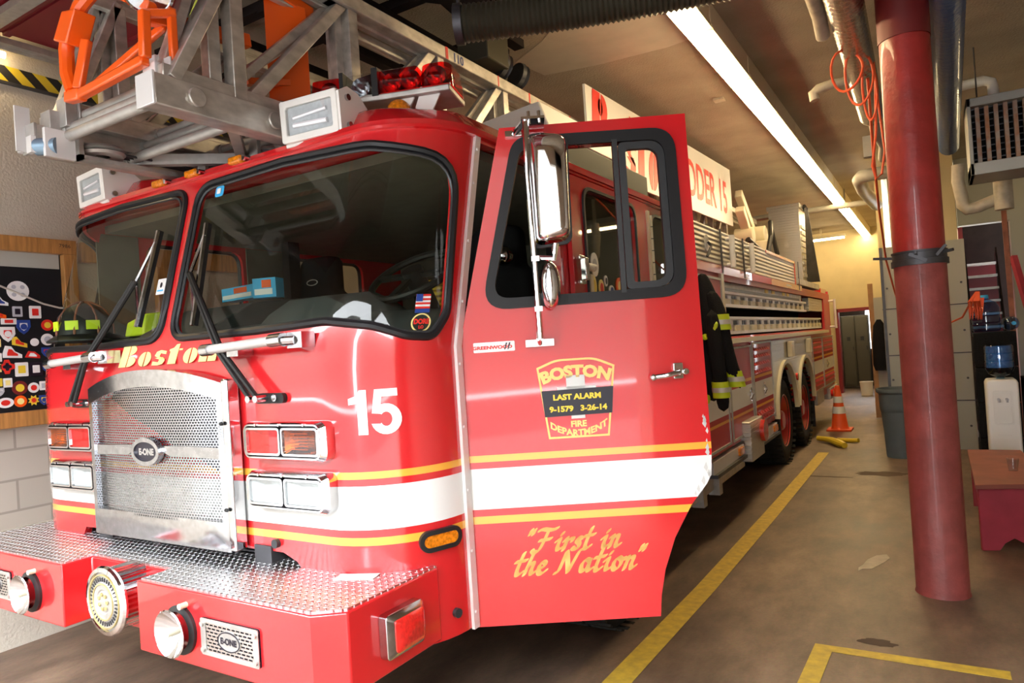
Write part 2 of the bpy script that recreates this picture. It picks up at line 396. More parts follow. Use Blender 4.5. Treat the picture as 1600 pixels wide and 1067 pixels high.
def text(mb, s, fn, x, y, size, bold=0.0, shear=0.0, align='CENTER', sx=1.0, off=0.003, m=0, cut=0.0, space=1.0, warp=None):
    """lettering laid on a surface: fn(u, v, offset)"""
    c = bpy.data.curves.new('t', 'FONT'); c.body = s; c.size = size; c.offset = bold; c.shear = shear; c.align_x = align; c.space_character = space
    c.resolution_u = 3
    o = bpy.data.objects.new('t', c); COL.objects.link(o); dg = bpy.context.evaluated_depsgraph_get()
    me = bpy.data.meshes.new_from_object(o.evaluated_get(dg)); bm = bmesh.new(); bm.from_mesh(me)
    bmesh.ops.triangulate(bm, faces=bm.faces)
    if cut and bm.verts:
        a = min(v.co.x for v in bm.verts); b = max(v.co.x for v in bm.verts); k = a+cut
        while k < b:
            bmesh.ops.bisect_plane(bm, geom=bm.verts[:]+bm.edges[:]+bm.faces[:], plane_co=(k, 0, 0), plane_no=(1, 0, 0)); k += cut
    bm.verts.ensure_lookup_table(); P = []
    for v in bm.verts:
        u, q = v.co.x*sx, v.co.y
        if warp: u, q = warp(u, q)
        P.append(fn(x+u, y+q, off))
    mb.add(P, [tuple(v.index for v in f.verts) for f in bm.faces], m)
    bm.free(); bpy.data.objects.remove(o); bpy.data.curves.remove(c); bpy.data.meshes.remove(me)
    return mb
def decal(mb, poly, fn, off=0.003, m=0): return mb.prism(poly, fn, off-0.002, off, m)
# ================================================================== FIRE TRUCK
XC, HW, CR, Y0 = -2.98, 1.35, 0.36, 1.87
SF = HW-CR; SA = SF+CR*PI/2            # end of the flat front, end of the rounded corner (arc length from the centre)
def lean(z): return 0.27*max(0.0, z-1.67)
def cabP(s, z, off=0.0):
    g = 1 if s >= 0 else -1; a = abs(s)
    if a <= SF: x, y, nx, ny = a, 0.0, 0.0, -1.0
    elif a <= SA:
        t = (a-SF)/CR; x, y, nx, ny = SF+CR*math.sin(t), CR-CR*math.cos(t), math.sin(t), -math.cos(t)
    else: x, y, nx, ny = HW, CR+a-SA, 1.0, 0.0
    return Vector((XC+g*(x+nx*off), Y0+lean(z)+y+ny*off, z))
TR = thing('fire_truck', 'red ladder truck with its driver door swung open, parked nose out on the bay floor', 'fire truck', (XC, Y0, 0))

# --- cab shell
WS_R = roundpoly([(0.015, 1.79, .10), (0.6, 1.787, .2), (1.0, 1.797, .3), (1.2, 1.766, .3), (1.33, 1.722, .2), (1.44, 1.712, .06), (1.500, 1.80, .09), (1.475, 2.43, .20), (1.10, 2.50, .35), (0.6, 2.528, .3), (0.02, 2.515, .10)], 6)
WS_L = [(-0.05-u+0.0, v) for u, v in WS_R]
SE = SA+0.03
shell = MB()
out_ = [(SE, 0.56), (SE, 2.60), (-SE, 2.60), (-SE, 0.56), (-1.28, 0.56), (-1.2, 0.80), (-0.80, 0.80), (-0.74, 0.89), (0.72, 0.90), (0.80, 0.87), (0.86, 0.80), (1.2, 0.80), (1.28, 0.56)]
sheet(shell, out_, [WS_R, WS_L], cabP, 0.05, 0.10, -0.035, 0.0)
# passenger side with its two side windows (seen through the windshield)
sideL = lambda u, v, o=0.0: Vector((XC-HW-o, u, v))
winA = roundpoly([(2.58, 1.84, .08), (3.35, 1.84, .08), (3.35, 2.47, .1), (2.62, 2.47, .1)], 4); winB = roundpoly([(3.75, 1.86, .08), (4.6, 1.86, .08), (4.6, 2.47, .1), (3.75, 2.47, .1)], 4)
sheet(shell, [(2.26, .56), (5.25, .56), (5.25, 2.6), (2.50, 2.6), (2.26, 1.7)], [winA, winB], sideL, .12, .15, -0.04, 0.0)
# driver side behind the door opening
sideR = lambda u, v, o=0.0: Vector((XC+HW+o, u, v))
winC = roundpoly([(3.47, 1.83, .07), (4.22, 1.83, .07), (4.22, 2.49, .09), (3.47, 2.49, .09)], 5)
winD = roundpoly([(4.60, 1.83, .07), (5.08, 1.83, .07), (5.08, 2.49, .09), (4.60, 2.49, .09)], 5)
sheet(shell, [(3.26, .56), (3.30, 0.56), (5.25, .56), (5.25, 2.6), (3.26, 2.6)], [winC, winD], sideR, .1, .12, -0.04, 0.0)
shell.box(XC-HW, XC+HW, 5.21, 5.25, 0.6, 2.6)
# jambs of the open doorway
shell.box(XC+HW-.05, XC+HW-.002, 3.22, 3.30, 0.6, 2.55); shell.box(XC+HW-.05, XC+HW, 2.50, 3.3, 2.54, 2.6)
SHELL = shell.build('cab_shell', 'cab_paint', TR)
# roof: drip moulding, crowned top, two raised humps with a low middle for the ladder
def roof_ring(z, off, back=5.27):
    P = []; n = 10
    y = lambda q: Y0+lean(2.58)+q
    pts = []
    for i in range(n+1):
        t = PI/2*i/n; pts.append((SF+(CR+off)*math.sin(t), CR-(CR+off)*math.cos(t)))
    ringp = [Vector((XC+a, y(b), z)) for a, b in pts]; left = [Vector((XC-a, y(b), z)) for a, b in reversed(pts)]
    return left+ringp+[Vector((XC+HW+off, back, z)), Vector((XC-HW-off, back, z))]
rf = MB(); rf.loft([roof_ring(2.555, 0.004), roof_ring(2.56, .018), roof_ring(2.572, .018), roof_ring(2.575, .004), roof_ring(2.60, -.03), roof_ring(2.615, -.09)])
rf.build('cab_roof', 'red_paint', TR, smooth=50)
def hump(g):
    m = MB(); rings = []
    for z, i in ((2.585, 0.0), (2.61, .015), (2.70, .075), (2.725, .12), (2.73, .2)):
        x0, x1 = (0.50+i*.9, 1.30-i*.85); y0, y1 = 2.165+i*1.0, 3.9-i*3
        P = roundpoly([(x0, y0+.07, .05), (x0+.14, y0, .08), (x1-.22, y0, .25), (x1, y0+.26, .2), (x1, y1, .05), (x0, y1, .05)], 4)
        rings.append([Vector((XC+g*a, b, z)) for a, b in P])
    m.loft(rings); return m.build('roof_hump', 'red_paint', TR, smooth=40)
for g in (1, -1): hump(g)
# windshields with rubber gaskets
def resample(P, L): return densify(P, L)
for nm, W, g in (('windshield', WS_R, 1), ('windshield', WS_L, -1)):
    m = MB(); sheet(m, W, [], cabP, 0.06, 0.12, None, -0.012)
    wp = m.build(nm, 'windshield_glass', TR)
    k = MB(); k.tube([cabP(u, v, 0.0) for u, v in densify(W, .05)], 0.017, 8, True); k.build('window_gasket', 'gasket', wp)
    k = MB(); 
    cx = sum(p[0] for p in W)/len(W); cz = sum(p[1] for p in W)/len(W)
    W2 = [(u+(cx-u)*.028, v+(cz-v)*.05) for u, v in W]
    k.tube([cabP(u, v, 0.004) for u, v in densify(W2, .05)], 0.007, 6, True); k.build('gasket_bead', 'gasket_grey', wp)
    if g == 1:
        k = MB(); decal(k, rrect(.165, .225, 2.435, 2.485, .012, 3), cabP, 0.012); k.build('toll_tag', 'blue_tag', wp)
        k = MB(); decal(k, rrect(.182, .208, 2.448, 2.474, .003, 2), cabP, 0.016); k.build('tag_face', 'decal_white', wp)
        # flag sticker and round sticker in the lower corner
        k = MB()
        for i in range(7): decal(k, [(1.352, 1.822+i*.008), (1.412, 1.822+i*.008), (1.412, 1.8298+i*.008), (1.352, 1.8298+i*.008)], cabP, .004, 0 if i % 2 == 0 else 1)
        decal(k, [(1.352, 1.85), (1.378, 1.85), (1.378, 1.878), (1.352, 1.878)], cabP, .006, 2)
        decal(k, [(1.352, 1.806), (1.412, 1.806), (1.412, 1.821), (1.352, 1.821)], cabP, .005, 2)
        k.build('flag_sticker', ['decal_red', 'decal_white', 'decal_blue'], wp)
        k = MB(); k.ring(ell(1.382, 1.768, .040, .036), ell(1.382, 1.768, .035, .031), cabP, .001, .005, 0)
        text(k, 'DORE', cabP, 1.382, 1.764, .026, .0015, off=.006, m=1, cut=.02, sx=.9); text(k, 'LO', cabP, 1.382, 1.746, .016, .001, off=.006, m=1)
        k.build('round_sticker', ['decal_cream', 'decal_red'], wp)
    else:
        k = MB(); decal(k, rrect(-.165, -.10, 2.01, 2.085, .004, 2), cabP, .008, 0); decal(k, ell(-.132, 2.055, .008, .013, 12), cabP, .010, 1)
        decal(k, [(-.155, 2.025), (-.110, 2.025), (-.110, 2.032), (-.155, 2.032)], cabP, .010, 2)
        k.build('inspection_sticker', ['clear_lens', 'decal_black', 'blue_tag'], wp)
# side glass
for P, f in ((winA, sideL), (winB, sideL)):
    m = MB(); sheet(m, P, [], f, .2, .2, None, -.01); gw = m.build('side_window', 'door_glass', TR)
    k = MB(); k.tube([f(u, v, 0) for u, v in P], .018, 6, True); k.build('window_gasket', 'gasket', gw)
# crew door behind the open door
m = MB(); m.prism(rrect(3.30, 4.50, .70, 2.555, .04, 3), SIDE(XC+HW), 0.0, 0.03)
cdr = MB(); sheet(cdr, rrect(3.30, 4.50, .70, 2.545, .04, 3), [winC], sideR, .1, .12, 0.004, 0.03); CDR = cdr.build('crew_door', 'cab_paint', TR)
m = MB(); sheet(m, winC, [], sideR, .2, .2, None, .012); m.build('crew_window', 'dark_glass', CDR)
m = MB(); m.ring([(u+(u-3.845)*.045, v+(v-2.16)*.05) for u, v in winC], winC, sideR, .03, .042); m.build('window_gasket', 'gasket_grey', CDR)
m = MB(); sheet(m, winD, [], sideR, .2, .2, None, .004); gw = m.build('side_window', 'dark_glass', TR)
m = MB(); m.ring([(u+(u-4.84)*.07, v+(v-2.16)*.05) for u, v in winD], winD, sideR, .001, .016); m.build('window_gasket', 'gasket_grey', gw)
m = MB(); m.box(XC+HW+.03, XC+HW+.045, 4.44, 4.475, 1.2, 2.5)
for i in range(16): m.cyl((XC+HW+.045, 4.49, 1.2+i*.08), (XC+HW+.045, 4.49, 1.272+i*.08), .011, seg=8)
m.build('door_hinge', 'cream', CDR)
m = MB(); m.box(XC+HW+.045, XC+HW+.085, 3.34, 3.38, 1.98, 2.10); m.box(XC+HW+.03, XC+HW+.06, 3.33, 3.39, 1.96, 1.985); m.box(XC+HW+.03, XC+HW+.06, 3.33, 3.39, 2.09, 2.115); m.build('grab_handle', 'chrome', CDR, bevel=.006)
m = MB()
for i in range(5): m.cyl((XC+HW+.04, 3.44+i*.02, 2.06), (XC+HW+.04, 3.456+i*.02, 2.06), .022, seg=12)
m.build('ribbed_knob', 'white_paint', CDR)
m = MB(); m.box(XC+HW+.032, XC+HW+.05, 3.465, 3.50, 1.3, 2.02); m.build('reflective_strip', 'cream', CDR)
fs = sideR
def stick(name, u, v, a, b, mts, inner=.6):
    k = MB(); k.prism(ell(u, v, a, b, 20), fs, .012, .018, 0); k.prism(ell(u, v, a*inner, b*inner, 16), fs, .018, .020, 1); return k.build(name, mts, CDR)
stick('round_sticker', 3.60, 2.085, .050, .068, ['decal_white', 'decal_grey'], .5)
stick('oval_sticker', 3.575, 1.965, .032, .058, ['decal_cream', 'decal_gold'])
stick('oval_sticker', 3.675, 1.955, .034, .050, ['decal_cream', 'decal_red'])
stick('small_sticker', 3.745, 2.00, .022, .032, ['decal_white', 'decal_black'])
stick('small_sticker', 3.82, 1.950, .035, .028, ['decal_white', 'decal_blue'])
stick('round_sticker', 3.945, 1.975, .052, .055, ['orange_paint', 'decal_cream'])
stick('round_sticker', 4.11, 2.05, .050, .072, ['decal_white', 'decal_black'])
# diamond plate moulding and white rub rail along the crew roof
m = MB(); m.box(XC+HW-.02, XC+HW+.025, 3.2, 5.27, 2.575, 2.61); m.build('roof_moulding', 'red_paint', TR)
m = MB(); m.box(-2.40, -1.84, 3.80, 5.2, 2.60, 2.90); m.build('black_roof_housing', 'black_plastic', TR, bevel=.01)
# lettering on the cab
m = MB()
def stencil(ch, m, fr, x, y, h, sh, wd, off=.003, mi=0):
    """fat stencil letters built from separate strokes"""
    def P(pts): m.prism([(x+(a*wd+b*sh)*h, y+b*h) for a, b in pts], fr, off-.002, off, mi)
    arc = lambda cx, cy, rx, ry, a0, a1, n=12: [(cx+rx*math.cos(math.radians(a0+(a1-a0)*i/n)), cy+ry*math.sin(math.radians(a0+(a1-a0)*i/n))) for i in range(n+1)]
    if ch == 'B':
        P([(0, 0), (.40, 0), (.40, 1), (0, 1)]); P([(.46, .53)]+arc(.46, .77, .34, .23, -90, 90)+[(.46, 1)]); P([(.46, 0)]+arc(.46, .25, .42, .25, -90, 90)+[(.46, .5)]); return 1.0
    if ch == 'o':
        P(arc(.33, .31, .30, .33, 90, 270)); P(arc(.40, .31, .30, .33, -90, 90)); return .82
    if ch == 's':
        P([(.04, .42), (.10, .60), (.30, .66), (.62, .60), (.62, .46), (.34, .52), (.30, .38), (.62, .26), (.62, .20), (.2, .34)]); P([(.0, .0), (.0, .17), (.30, .12), (.34, .24), (.08, .32), (.5, .34), (.64, .18), (.55, .02), (.3, -.02)]); return .74
    if ch == 't':
        P([(.06, 0), (.46, 0), (.46, .88), (.30, .86), (.20, .72), (.0, .66), (.0, .58), (.06, .58)]); P([(.50, .58), (.66, .58), (.66, .66), (.50, .66)]); return .74
    if ch == 'n':
        P([(0, 0), (.36, 0), (.36, .64), (0, .64)]); P([(.42, 0), (.80, 0), (.80, .40), (.74, .58), (.60, .64), (.42, .58)]); return .90
x = -0.366
for ch in 'Boston': x += stencil(ch, m, cabP, x, 1.678, .100, .16, 1.45)*.100*1.45+.004
m.build('city_lettering', 'decal_cream', SHELL)
m = MB(); U_, V_, H_ = 1.108, 1.364, .166
def dig(P): sheet(m, [(U_+x*H_, V_+y*H_) for x, y in P], [], cabP, .02, .04, None, .004)
dig([(.20, 0), (.42, 0), (.42, 1.0), (.26, 1.0), (.20, .88), (.0, .82), (.0, .68), (.20, .70)])
ar = lambda r, rz, a0, a1, n=18: [(.83+r*math.cos(math.radians(a0+(a1-a0)*i/n)), .33+rz*math.sin(math.radians(a0+(a1-a0)*i/n))) for i in range(n+1)]
dig([(.60, 1.0), (1.10, 1.0), (1.10, .83), (.75, .83), (.725, .655)]+ar(.34, .345, 108, -165)+[(.70, .23)]+ar(.13, .16, -150, 140)+[(.70, .45), (.52, .47)])
m.build('unit_number', 'decal_white', SHELL)
# trim strip down the A pillar, bolts, side marker
m = MB(); zz = [0.555, 1.1, 1.6, 1.67, 1.74, 2.2, 2.56]
m.loft([[cabP(SA+.005, z, .0), cabP(SA+.005, z, .014), cabP(SA+.042, z, .014), cabP(SA+.042, z, .0)] for z in zz]); 
for z in (.62, .86, 1.1, 1.35, 1.6, 1.85, 2.1, 2.35, 2.5): m.cyl(cabP(SA+.02, z, .012), cabP(SA+.02, z, .019), .006, seg=10)
m.build('pillar_trim', 'trim_alu', SHELL)
m = MB(); P = rrect(1.335, 1.515, .905, .985, .04, 7); P2 = rrect(1.352, 1.498, .922, .968, .023, 7)
m.ring(P, P2, cabP, .0, .02); MK = m.build('marker_bezel', 'black_rubber', TR); k = MB(); k.prism(rrect(1.352, 1.498, .922, .968, .023, 7), cabP, .0, .016); k.build('amber_marker', 'amber_lens', MK)
for s_, z_ in ((.69, .935), (1.475, .65)):
    m = MB(); m.cyl(cabP(s_, z_, 0), cabP(s_, z_, .018), .018, seg=16); m.build('rubber_stop', 'gasket_grey', SHELL)
# clearance lights on the roof edge
for s_ in (-.30, -.06, .30):
    m = MB(); c = cabP(s_ if s_ != -.06 else -.03, 2.575, .02); m.box(c.x-.045, c.x+.045, c.y-.02, c.y+.03, 2.57, 2.605); o = m.build('clearance_light', 'amber_lens', TR, bevel=.01)
    m = MB(); m.cyl((c.x+.055, c.y-.012, 2.588), (c.x+.055, c.y+.03, 2.588), .012, seg=10); m.build('mounting_screw', 'chrome', o)
m = MB(); m.sphere((-1.98, 2.42, 2.73), .055, 16, 6, z0=0); m.build('clearance_light', 'amber_lens', TR)

# --- grille
FG = FRONT(1.87)
gx0, gx1 = -3.50, -2.49; gc = (gx0+gx1)/2
def gtop(x, z0=1.585, k=.075): return z0+k*(1-((x-gc)/((gx1-gx0)/2))**2)
n = 24; xs = [gx0+(gx1-gx0)*i/n for i in range(n+1)]
outer = [(x, gtop(x)) for x in xs]+[(gx1, .895), (gx0, .895)]
ix = [gx0+.035+(gx1-gx0-.07)*i/n for i in range(n+1)]
inner = [(x, gtop(x)-.075) for x in ix]+[(gx1-.035, 1.015), (gx0+.035, 1.015)]
def bow(x, z, o): # the grille bellies outwards
    q = 1-((x-gc)/.52)**2
    return Vector((x, 1.865-o-.035*max(q, 0), z))
m = MB(); m.ring(outer, inner, bow, 0.0, .06); GR = m.build('grille', 'worn_chrome', TR, smooth=30)
k = MB(); nn = 22; rows = [1.0, 1.1, 1.2, 1.3, 1.4, 1.5]
xs2 = [gx0+.03+(gx1-gx0-.06)*i/nn for i in range(nn+1)]
vs = []; fsx = []
for j in range(9):
    for i, x in enumerate(xs2):
        zt = gtop(x)-.07; vs.append(bow(x, 1.0+(zt-1.0)*j/8, .035))
for j in range(8):
    for i in range(nn): a = j*(nn+1)+i; fsx.append((a, a+1, a+nn+2, a+nn+1))
k.add(vs, fsx); k.build('mesh_screen', 'grille_screen', GR)
k = MB(); k.prism([(gx0+.03, 1.0), (gx1-.03, 1.0)]+[(x, gtop(x)-.06) for x in reversed(ix)], bow, -.02, -.015); k.build('radiator_core', 'interior_dark', GR)
k = MB(); k.prism([(gx0+.02, 1.272), (gc-.16, 1.282), (gc-.07, 1.315), (gc+.07, 1.315), (gc+.16, 1.282), (gx1-.02, 1.272), (gx1-.02, 1.318), (gc+.16, 1.325), (gc-.16, 1.325), (gx0+.02, 1.318)], bow, .035, .052); k.build('centre_bar', 'worn_chrome', GR)
k = MB(); k.ring(ell(gc, 1.30, .105, .062), ell(gc, 1.30, .085, .043), bow, .04, .066, 0); k.prism(ell(gc, 1.30, .086, .044), bow, .04, .056, 1)
text(k, 'E-ONE', bow, gc, 1.286, .038, .002, sx=1.0, off=.058, m=2); k.build('grille_badge', ['worn_chrome', 'decal_black', 'dull_aluminium'], GR)
k = MB(); k.box(gx1-.005, gx1+.035, 1.80, 1.86, .90, 1.60)
for z in (1.07, 1.42): k.box(gx1-.012, gx1+.012, 1.785, 1.80, z-.008, z+.008, 1)
k.build('grille_side_rail', ['chrome', 'black_plastic'], GR, bevel=.008)
# dark radiator and brackets below the grille
m = MB()
for i in range(5): m.box(-3.05, -2.45, 1.93, 1.95, .845+i*.014, .852+i*.014)
m.box(-3.6, -2.3, 2.0, 2.04, .6, .93); m.box(-2.42, -2.32, 1.86, 2.0, .845, .92); m.box(-3.62, -3.5, 1.88, 2.0, .845, .9); m.box(-3.2, -3.14, 1.9, 2.0, .845, .92)
m.build('radiator_guard', 'dark_steel', TR)
m = MB(); m.box(XC-1.1, XC+1.1, 2.1, 4.9, .45, .8); m.box(XC-.45, XC+.45, 4.9, 13.3, .62, .9); m.build('chassis', 'interior_dark', TR)

# --- headlights
def rrf(x0, x1, z0, z1, r): return rrect(x0, x1, z0, z1, r, 5)
def headlight(g, z0, z1, kinds):
    x0, x1 = (.585, 1.04) if g > 0 else (.515, .965)
    fr = lambda u, v, o=0.0: Vector((XC+g*u, 1.872-o, v))
    m = MB()
    A = rrf(x0, x1, z0, z1, .035); Bm = rrf(x0+.012, x1-.016, z0+.010, z1-.010, .03)
    Cm = rrf(x0+.018, x1-.022, z0+.016, z1-.016, .026)
    m.loft([[fr(u, v, 0) for u, v in A], [fr(u, v, .04) for u, v in A], [fr(u, v, .058) for u, v in Bm]], cap=False); m.ring(Bm, Cm, fr, .03, .060)
    w_ = (x1-x0-.044)/2
    for i in range(3): m.cyl(fr(x0+.09+i*.135, z1-.012, .055), fr(x0+.09+i*.135, z1-.012, .066), .006, seg=8)
    h = m.build('headlight_bezel', 'chrome', TR)
    k = MB(); k.prism(rrf(x0+.01, x1-.014, z0+.008, z1-.008, .026), fr, .004, .022); k.build('bezel_recess', 'decal_black', h)
    for i in range(2):
        a, b_ = x0+.025+i*(w_+.002), x0+.018+(i+1)*(w_+.002)
        O_ = rrf(a, b_, z0+.023, z1-.023, .014); I_ = rrf(a+.008, b_-.008, z0+.031, z1-.031, .010)
        k = MB(); k.ring(O_, I_, fr, .022, .064); k.build('lens_frame', 'chrome', h)
        kind = kinds[i]; cu, cv = (a+b_)/2, (z0+z1)/2
        k = MB(); k.loft([[fr(u, v, .052) for u, v in I_], [fr(cu+(u-cu)*.45, cv+(v-cv)*.45, .026) for u, v in I_]], cap=False); k.prism([(cu+(u-cu)*.46, cv+(v-cv)*.46) for u, v in I_], fr, .023, .0265); k.build('lamp_reflector', 'clear_lens' if kind == 'clear' else ('red_lens' if kind == 'red' else 'worn_chrome'), h)
        k = MB(); k.prism(I_, fr, .054, .057); k.build('headlight_lens', {'clear': 'clear_glass', 'red': 'red_glass', 'amber': 'amber_glass'}[kind], h)
        if kind == 'amber':
            k = MB()
            for j in range(6): k.fbox(fr, a+.04, a+.13, z0+.045+j*.012, z0+.048+j*.012, .045, .050)
            k.build('lens_ribs', 'decal_gold', h)
for g in (1, -1):
    headlight(g, 1.272, 1.425, ['red', 'amber']); headlight(g, 1.078, 1.23, ['clear', 'clear'])

# --- grab bars below the windshield
for x0, x1, z, n in ((-2.56, -2.13, 1.733, 1), (-3.83, -3.45, 1.732, 1)):
    m = MB(); y = 1.80
    m.cyl((x0, y, z-.01), (x1-.02, y, z+.004), .019, seg=14, m=1)
    m.cyl((x0-.03, y, z-.011), (x0+.02, y, z-.01), .025, seg=14); m.cyl((x1-.04, y, z+.003), (x1+.03, y, z+.005), .027, seg=14)
    m.box(x0+.12, x0+.19, 1.80, 1.875, z-.045, z-.015); m.box(x1+.03, x1+.11, 1.815, 1.88, z-.03, z+.03); m.cyl((x1+.02, y, z), (x1+.07, y+.02, z), .018, seg=10)
    m.build('grab_bar', ['worn_chrome', 'grab_grey'], TR)
# --- wipers
def wiper(piv, elbow, btop, bbot, plate, flip):
    m = MB(); P = lambda s, z, o: cabP(s, z, o)
    for d in (0.0, .045): m.tube([P(piv[0]+d, piv[1], .06), P(piv[0]+d*.6+(elbow[0]-piv[0])*.35, piv[1]+(elbow[1]-piv[1])*.35, .07), P(elbow[0]+d*.4, elbow[1]-d*.1, .05)], .011, 8)
    W = m.build('wiper', 'black_plastic', TR)
    m = MB(); m.prism(rrect(plate[0], plate[1], piv[1]-.022, piv[1]+.018, .018, 4), cabP, .0, .02); m.build('pivot_plate', 'black_plastic', W)
    for d in (0, .045, .10):
        m = MB(); m.cyl(P(piv[0]+d, piv[1], .02), P(piv[0]+d, piv[1], .075 if d < .09 else .03), .014, seg=12); m.build('pivot_bolt', 'worn_chrome', W)
    m = MB(); a = P(*btop, .03); b = P(*bbot, .03); c = P(*elbow, .045)
    m.bar(a, b, .012, .014, (0, -1, 0)); m.tube([a+(b-a)*.12, c+Vector((0, .005, 0)), a+(b-a)*.88], .008, 6); m.build('wiper_blade', 'worn_chrome', W)
    m = MB(); m.bar(P(*btop, .014), P(*bbot, .014), .008, .024, (0, -1, 0)); m.build('blade_rubber', 'black_rubber', W)
wiper((.655, 1.515), (.13, 2.08), (.165, 2.31), (.20, 1.84), (.63, .80), 1)
wiper((-.71, 1.515), (-.30, 2.09), (-.215, 2.33), (-.24, 1.865), (-.77, -.60), -1)

# --- front bumper
ZT, ZB = .845, .575
BP = [(-1.65, 2.07), (-1.65, 1.60), (-1.745, 1.53), (-2.705, 1.53), (-2.705, 1.66), (-3.27, 1.66), (-3.27, 1.53), (-4.22, 1.53), (-4.31, 1.60), (-4.31, 2.07)]
m = MB(); m.loft([[Vector((x, y, ZB)) for x, y in BP], [Vector((x, y, ZT)) for x, y in BP]]); 
BU = m.build('front_bumper', 'bumper_red', TR, bevel=.006)
TP = [(-1.655, 2.40), (-1.665, 1.61), (-1.75, 1.545), (-2.695, 1.545), (-2.695, 1.675), (-3.28, 1.675), (-3.28, 1.545), (-4.21, 1.545), (-4.295, 1.61), (-4.295, 2.40)]
m = MB(); m.loft([[Vector((x, min(y, 2.07), ZT-.005)) for x, y in TP], [Vector((x, min(y, 2.07), ZT+.006)) for x, y in TP]]); m.build('tread_plate', 'tread_plate', BU)
m = MB(); m.hexa([(-1.92, 1.80, ZT+.006), (-1.78, 1.86, ZT+.006), (-1.80, 1.92, ZT+.006), (-1.94, 1.86, ZT+.006), (-1.92, 1.80, ZT+.009), (-1.78, 1.86, ZT+.009), (-1.80, 1.92, ZT+.009), (-1.94, 1.86, ZT+.009)]); m.build('paper_tag', 'white_paint', BU)
for xh in (-2.425, -3.535):
    m = MB(); o = (xh, 1.53, .70); m.lathe(o, (0, -1, 0), [(.03, 0), (.05, .01), (.062, .03), (.083, .05), (.088, .052), (.084, .056), (.060, .030), (.030, .012), (.012, .0)], 32); H = m.build('air_horn', 'chrome', BU)
    m = MB(); m.cyl((xh, 1.52, .70), (xh, 1.47, .70), .011, seg=10); m.build('horn_pin', 'cream', H); m = MB(); m.cyl((xh+.035, 1.53, .795), (xh+.035, 1.50, .795), .011, seg=12); m.build('horn_screw', 'cream', H)
    m = MB(); m.lathe((xh, 1.53, .70), (0, -1, 0), [(.09, .0), (.09, .012), (.07, .02)], 32); m.build('horn_gasket', 'black_rubber', H)
for x0, x1 in ((-2.30, -1.99), (-4.02, -3.72)):
    f = FRONT(1.53); m = MB(); P = rrect(x0, x1, .635, .765, .008, 3); m.prism(P, f, 0, .002, 2)
    m.prism(P, f, .006, .008, 0); m.prism(ell((x0+x1)/2, .70, .062, .037), f, .008, .010, 1); m.ring(ell((x0+x1)/2, .70, .060, .035), ell((x0+x1)/2, .70, .056, .031), f, .010, .012, 2)
    m.ring(P, rrect(x0+.028, x1-.028, .648, .752, .004, 3), f, .006, .010, 1)
    text(m, 'E-ONE', f, (x0+x1)/2, .691, .030, .0015, off=.012, m=2)
    for a in (x0+.014, x1-.014):
        for b in (.655, .745): m.cyl(f(a, b, .01), f(a, b, .018), .009, seg=10, m=1)
    m.build('speaker_grille', ['speaker_slots', 'dull_aluminium', 'decal_black'], BU)
# siren drum in the notch
m = MB(); o = Vector((-2.93, 1.665, .735)); m.lathe(o, (0, -1, 0), [(.128, 0), (.128, .125)], 40); SR = m.build('siren', 'siren_slots', TR)
m = MB(); m.lathe(o, (0, -1, 0), [(.10, .0), (.10, .10)], 32, cap=True); m.build('siren_core', 'red_paint', SR)
m = MB(); m.lathe(o, (0, -1, 0), [(.130, .118), (.139, .122), (.142, .132), (.136, .142), (.120, .146), (.115, .138)], 40)
m.build('siren_rim', 'chrome', SR)
m = MB(); m.lathe(o, (0, -1, 0), [(.118, .137), (.085, .139), (.078, .146), (.05, .146), (.045, .142), (.036, .144), (.001, .146)], 40, cap=False); m.build('siren_face', 'dull_aluminium', SR)
m = MB(); f = FRONT(1.665-.146)
m.ring(ell(o.x, o.z, .110, .110, 36), ell(o.x, o.z, .106, .106, 36), f, -.006, .0); m.ring(ell(o.x, o.z, .075, .075, 36), ell(o.x, o.z, .070, .070, 36), f, .0, .003)
for i in range(36):
    a = 2*PI*i/36
    m.bar(f(o.x+math.cos(a)*.082, o.z+math.sin(a)*.082, -.002), f(o.x+math.cos(a)*.098, o.z+math.sin(a)*.098, -.002), .003, .005, (0, -1, 0), 1)
for i in range(7):
    a = 2*PI*i/7; m.cyl(f(o.x+math.cos(a)*.03, o.z+math.sin(a)*.03, 0), f(o.x+math.cos(a)*.03, o.z+math.sin(a)*.03, .004), .008, seg=8)
m.build('siren_emblem', ['brass', 'dark_steel'], SR)
# corner warning lamp on the bumper side
f = SIDE(-1.65); m = MB(); P = rrect(1.735, 1.93, .635, .785, .015, 4); P2 = rrect(1.76, 1.91, .655, .765, .012, 4)
m.loft([[f(u, v, 0) for u, v in P], [f(u, v, .035) for u, v in P], [f(u, v, .05) for u, v in P2]]); CL = m.build('corner_lamp', 'worn_chrome', BU, bevel=.002)
m = MB(); m.loft([[f(u, v, .045) for u, v in P2], [f(u, v, .055) for u, v in P2], [f(u*.7+1.835*.3, v*.7+.71*.3, .066) for u, v in P2]]); m.build('corner_lens', 'red_lens', CL)

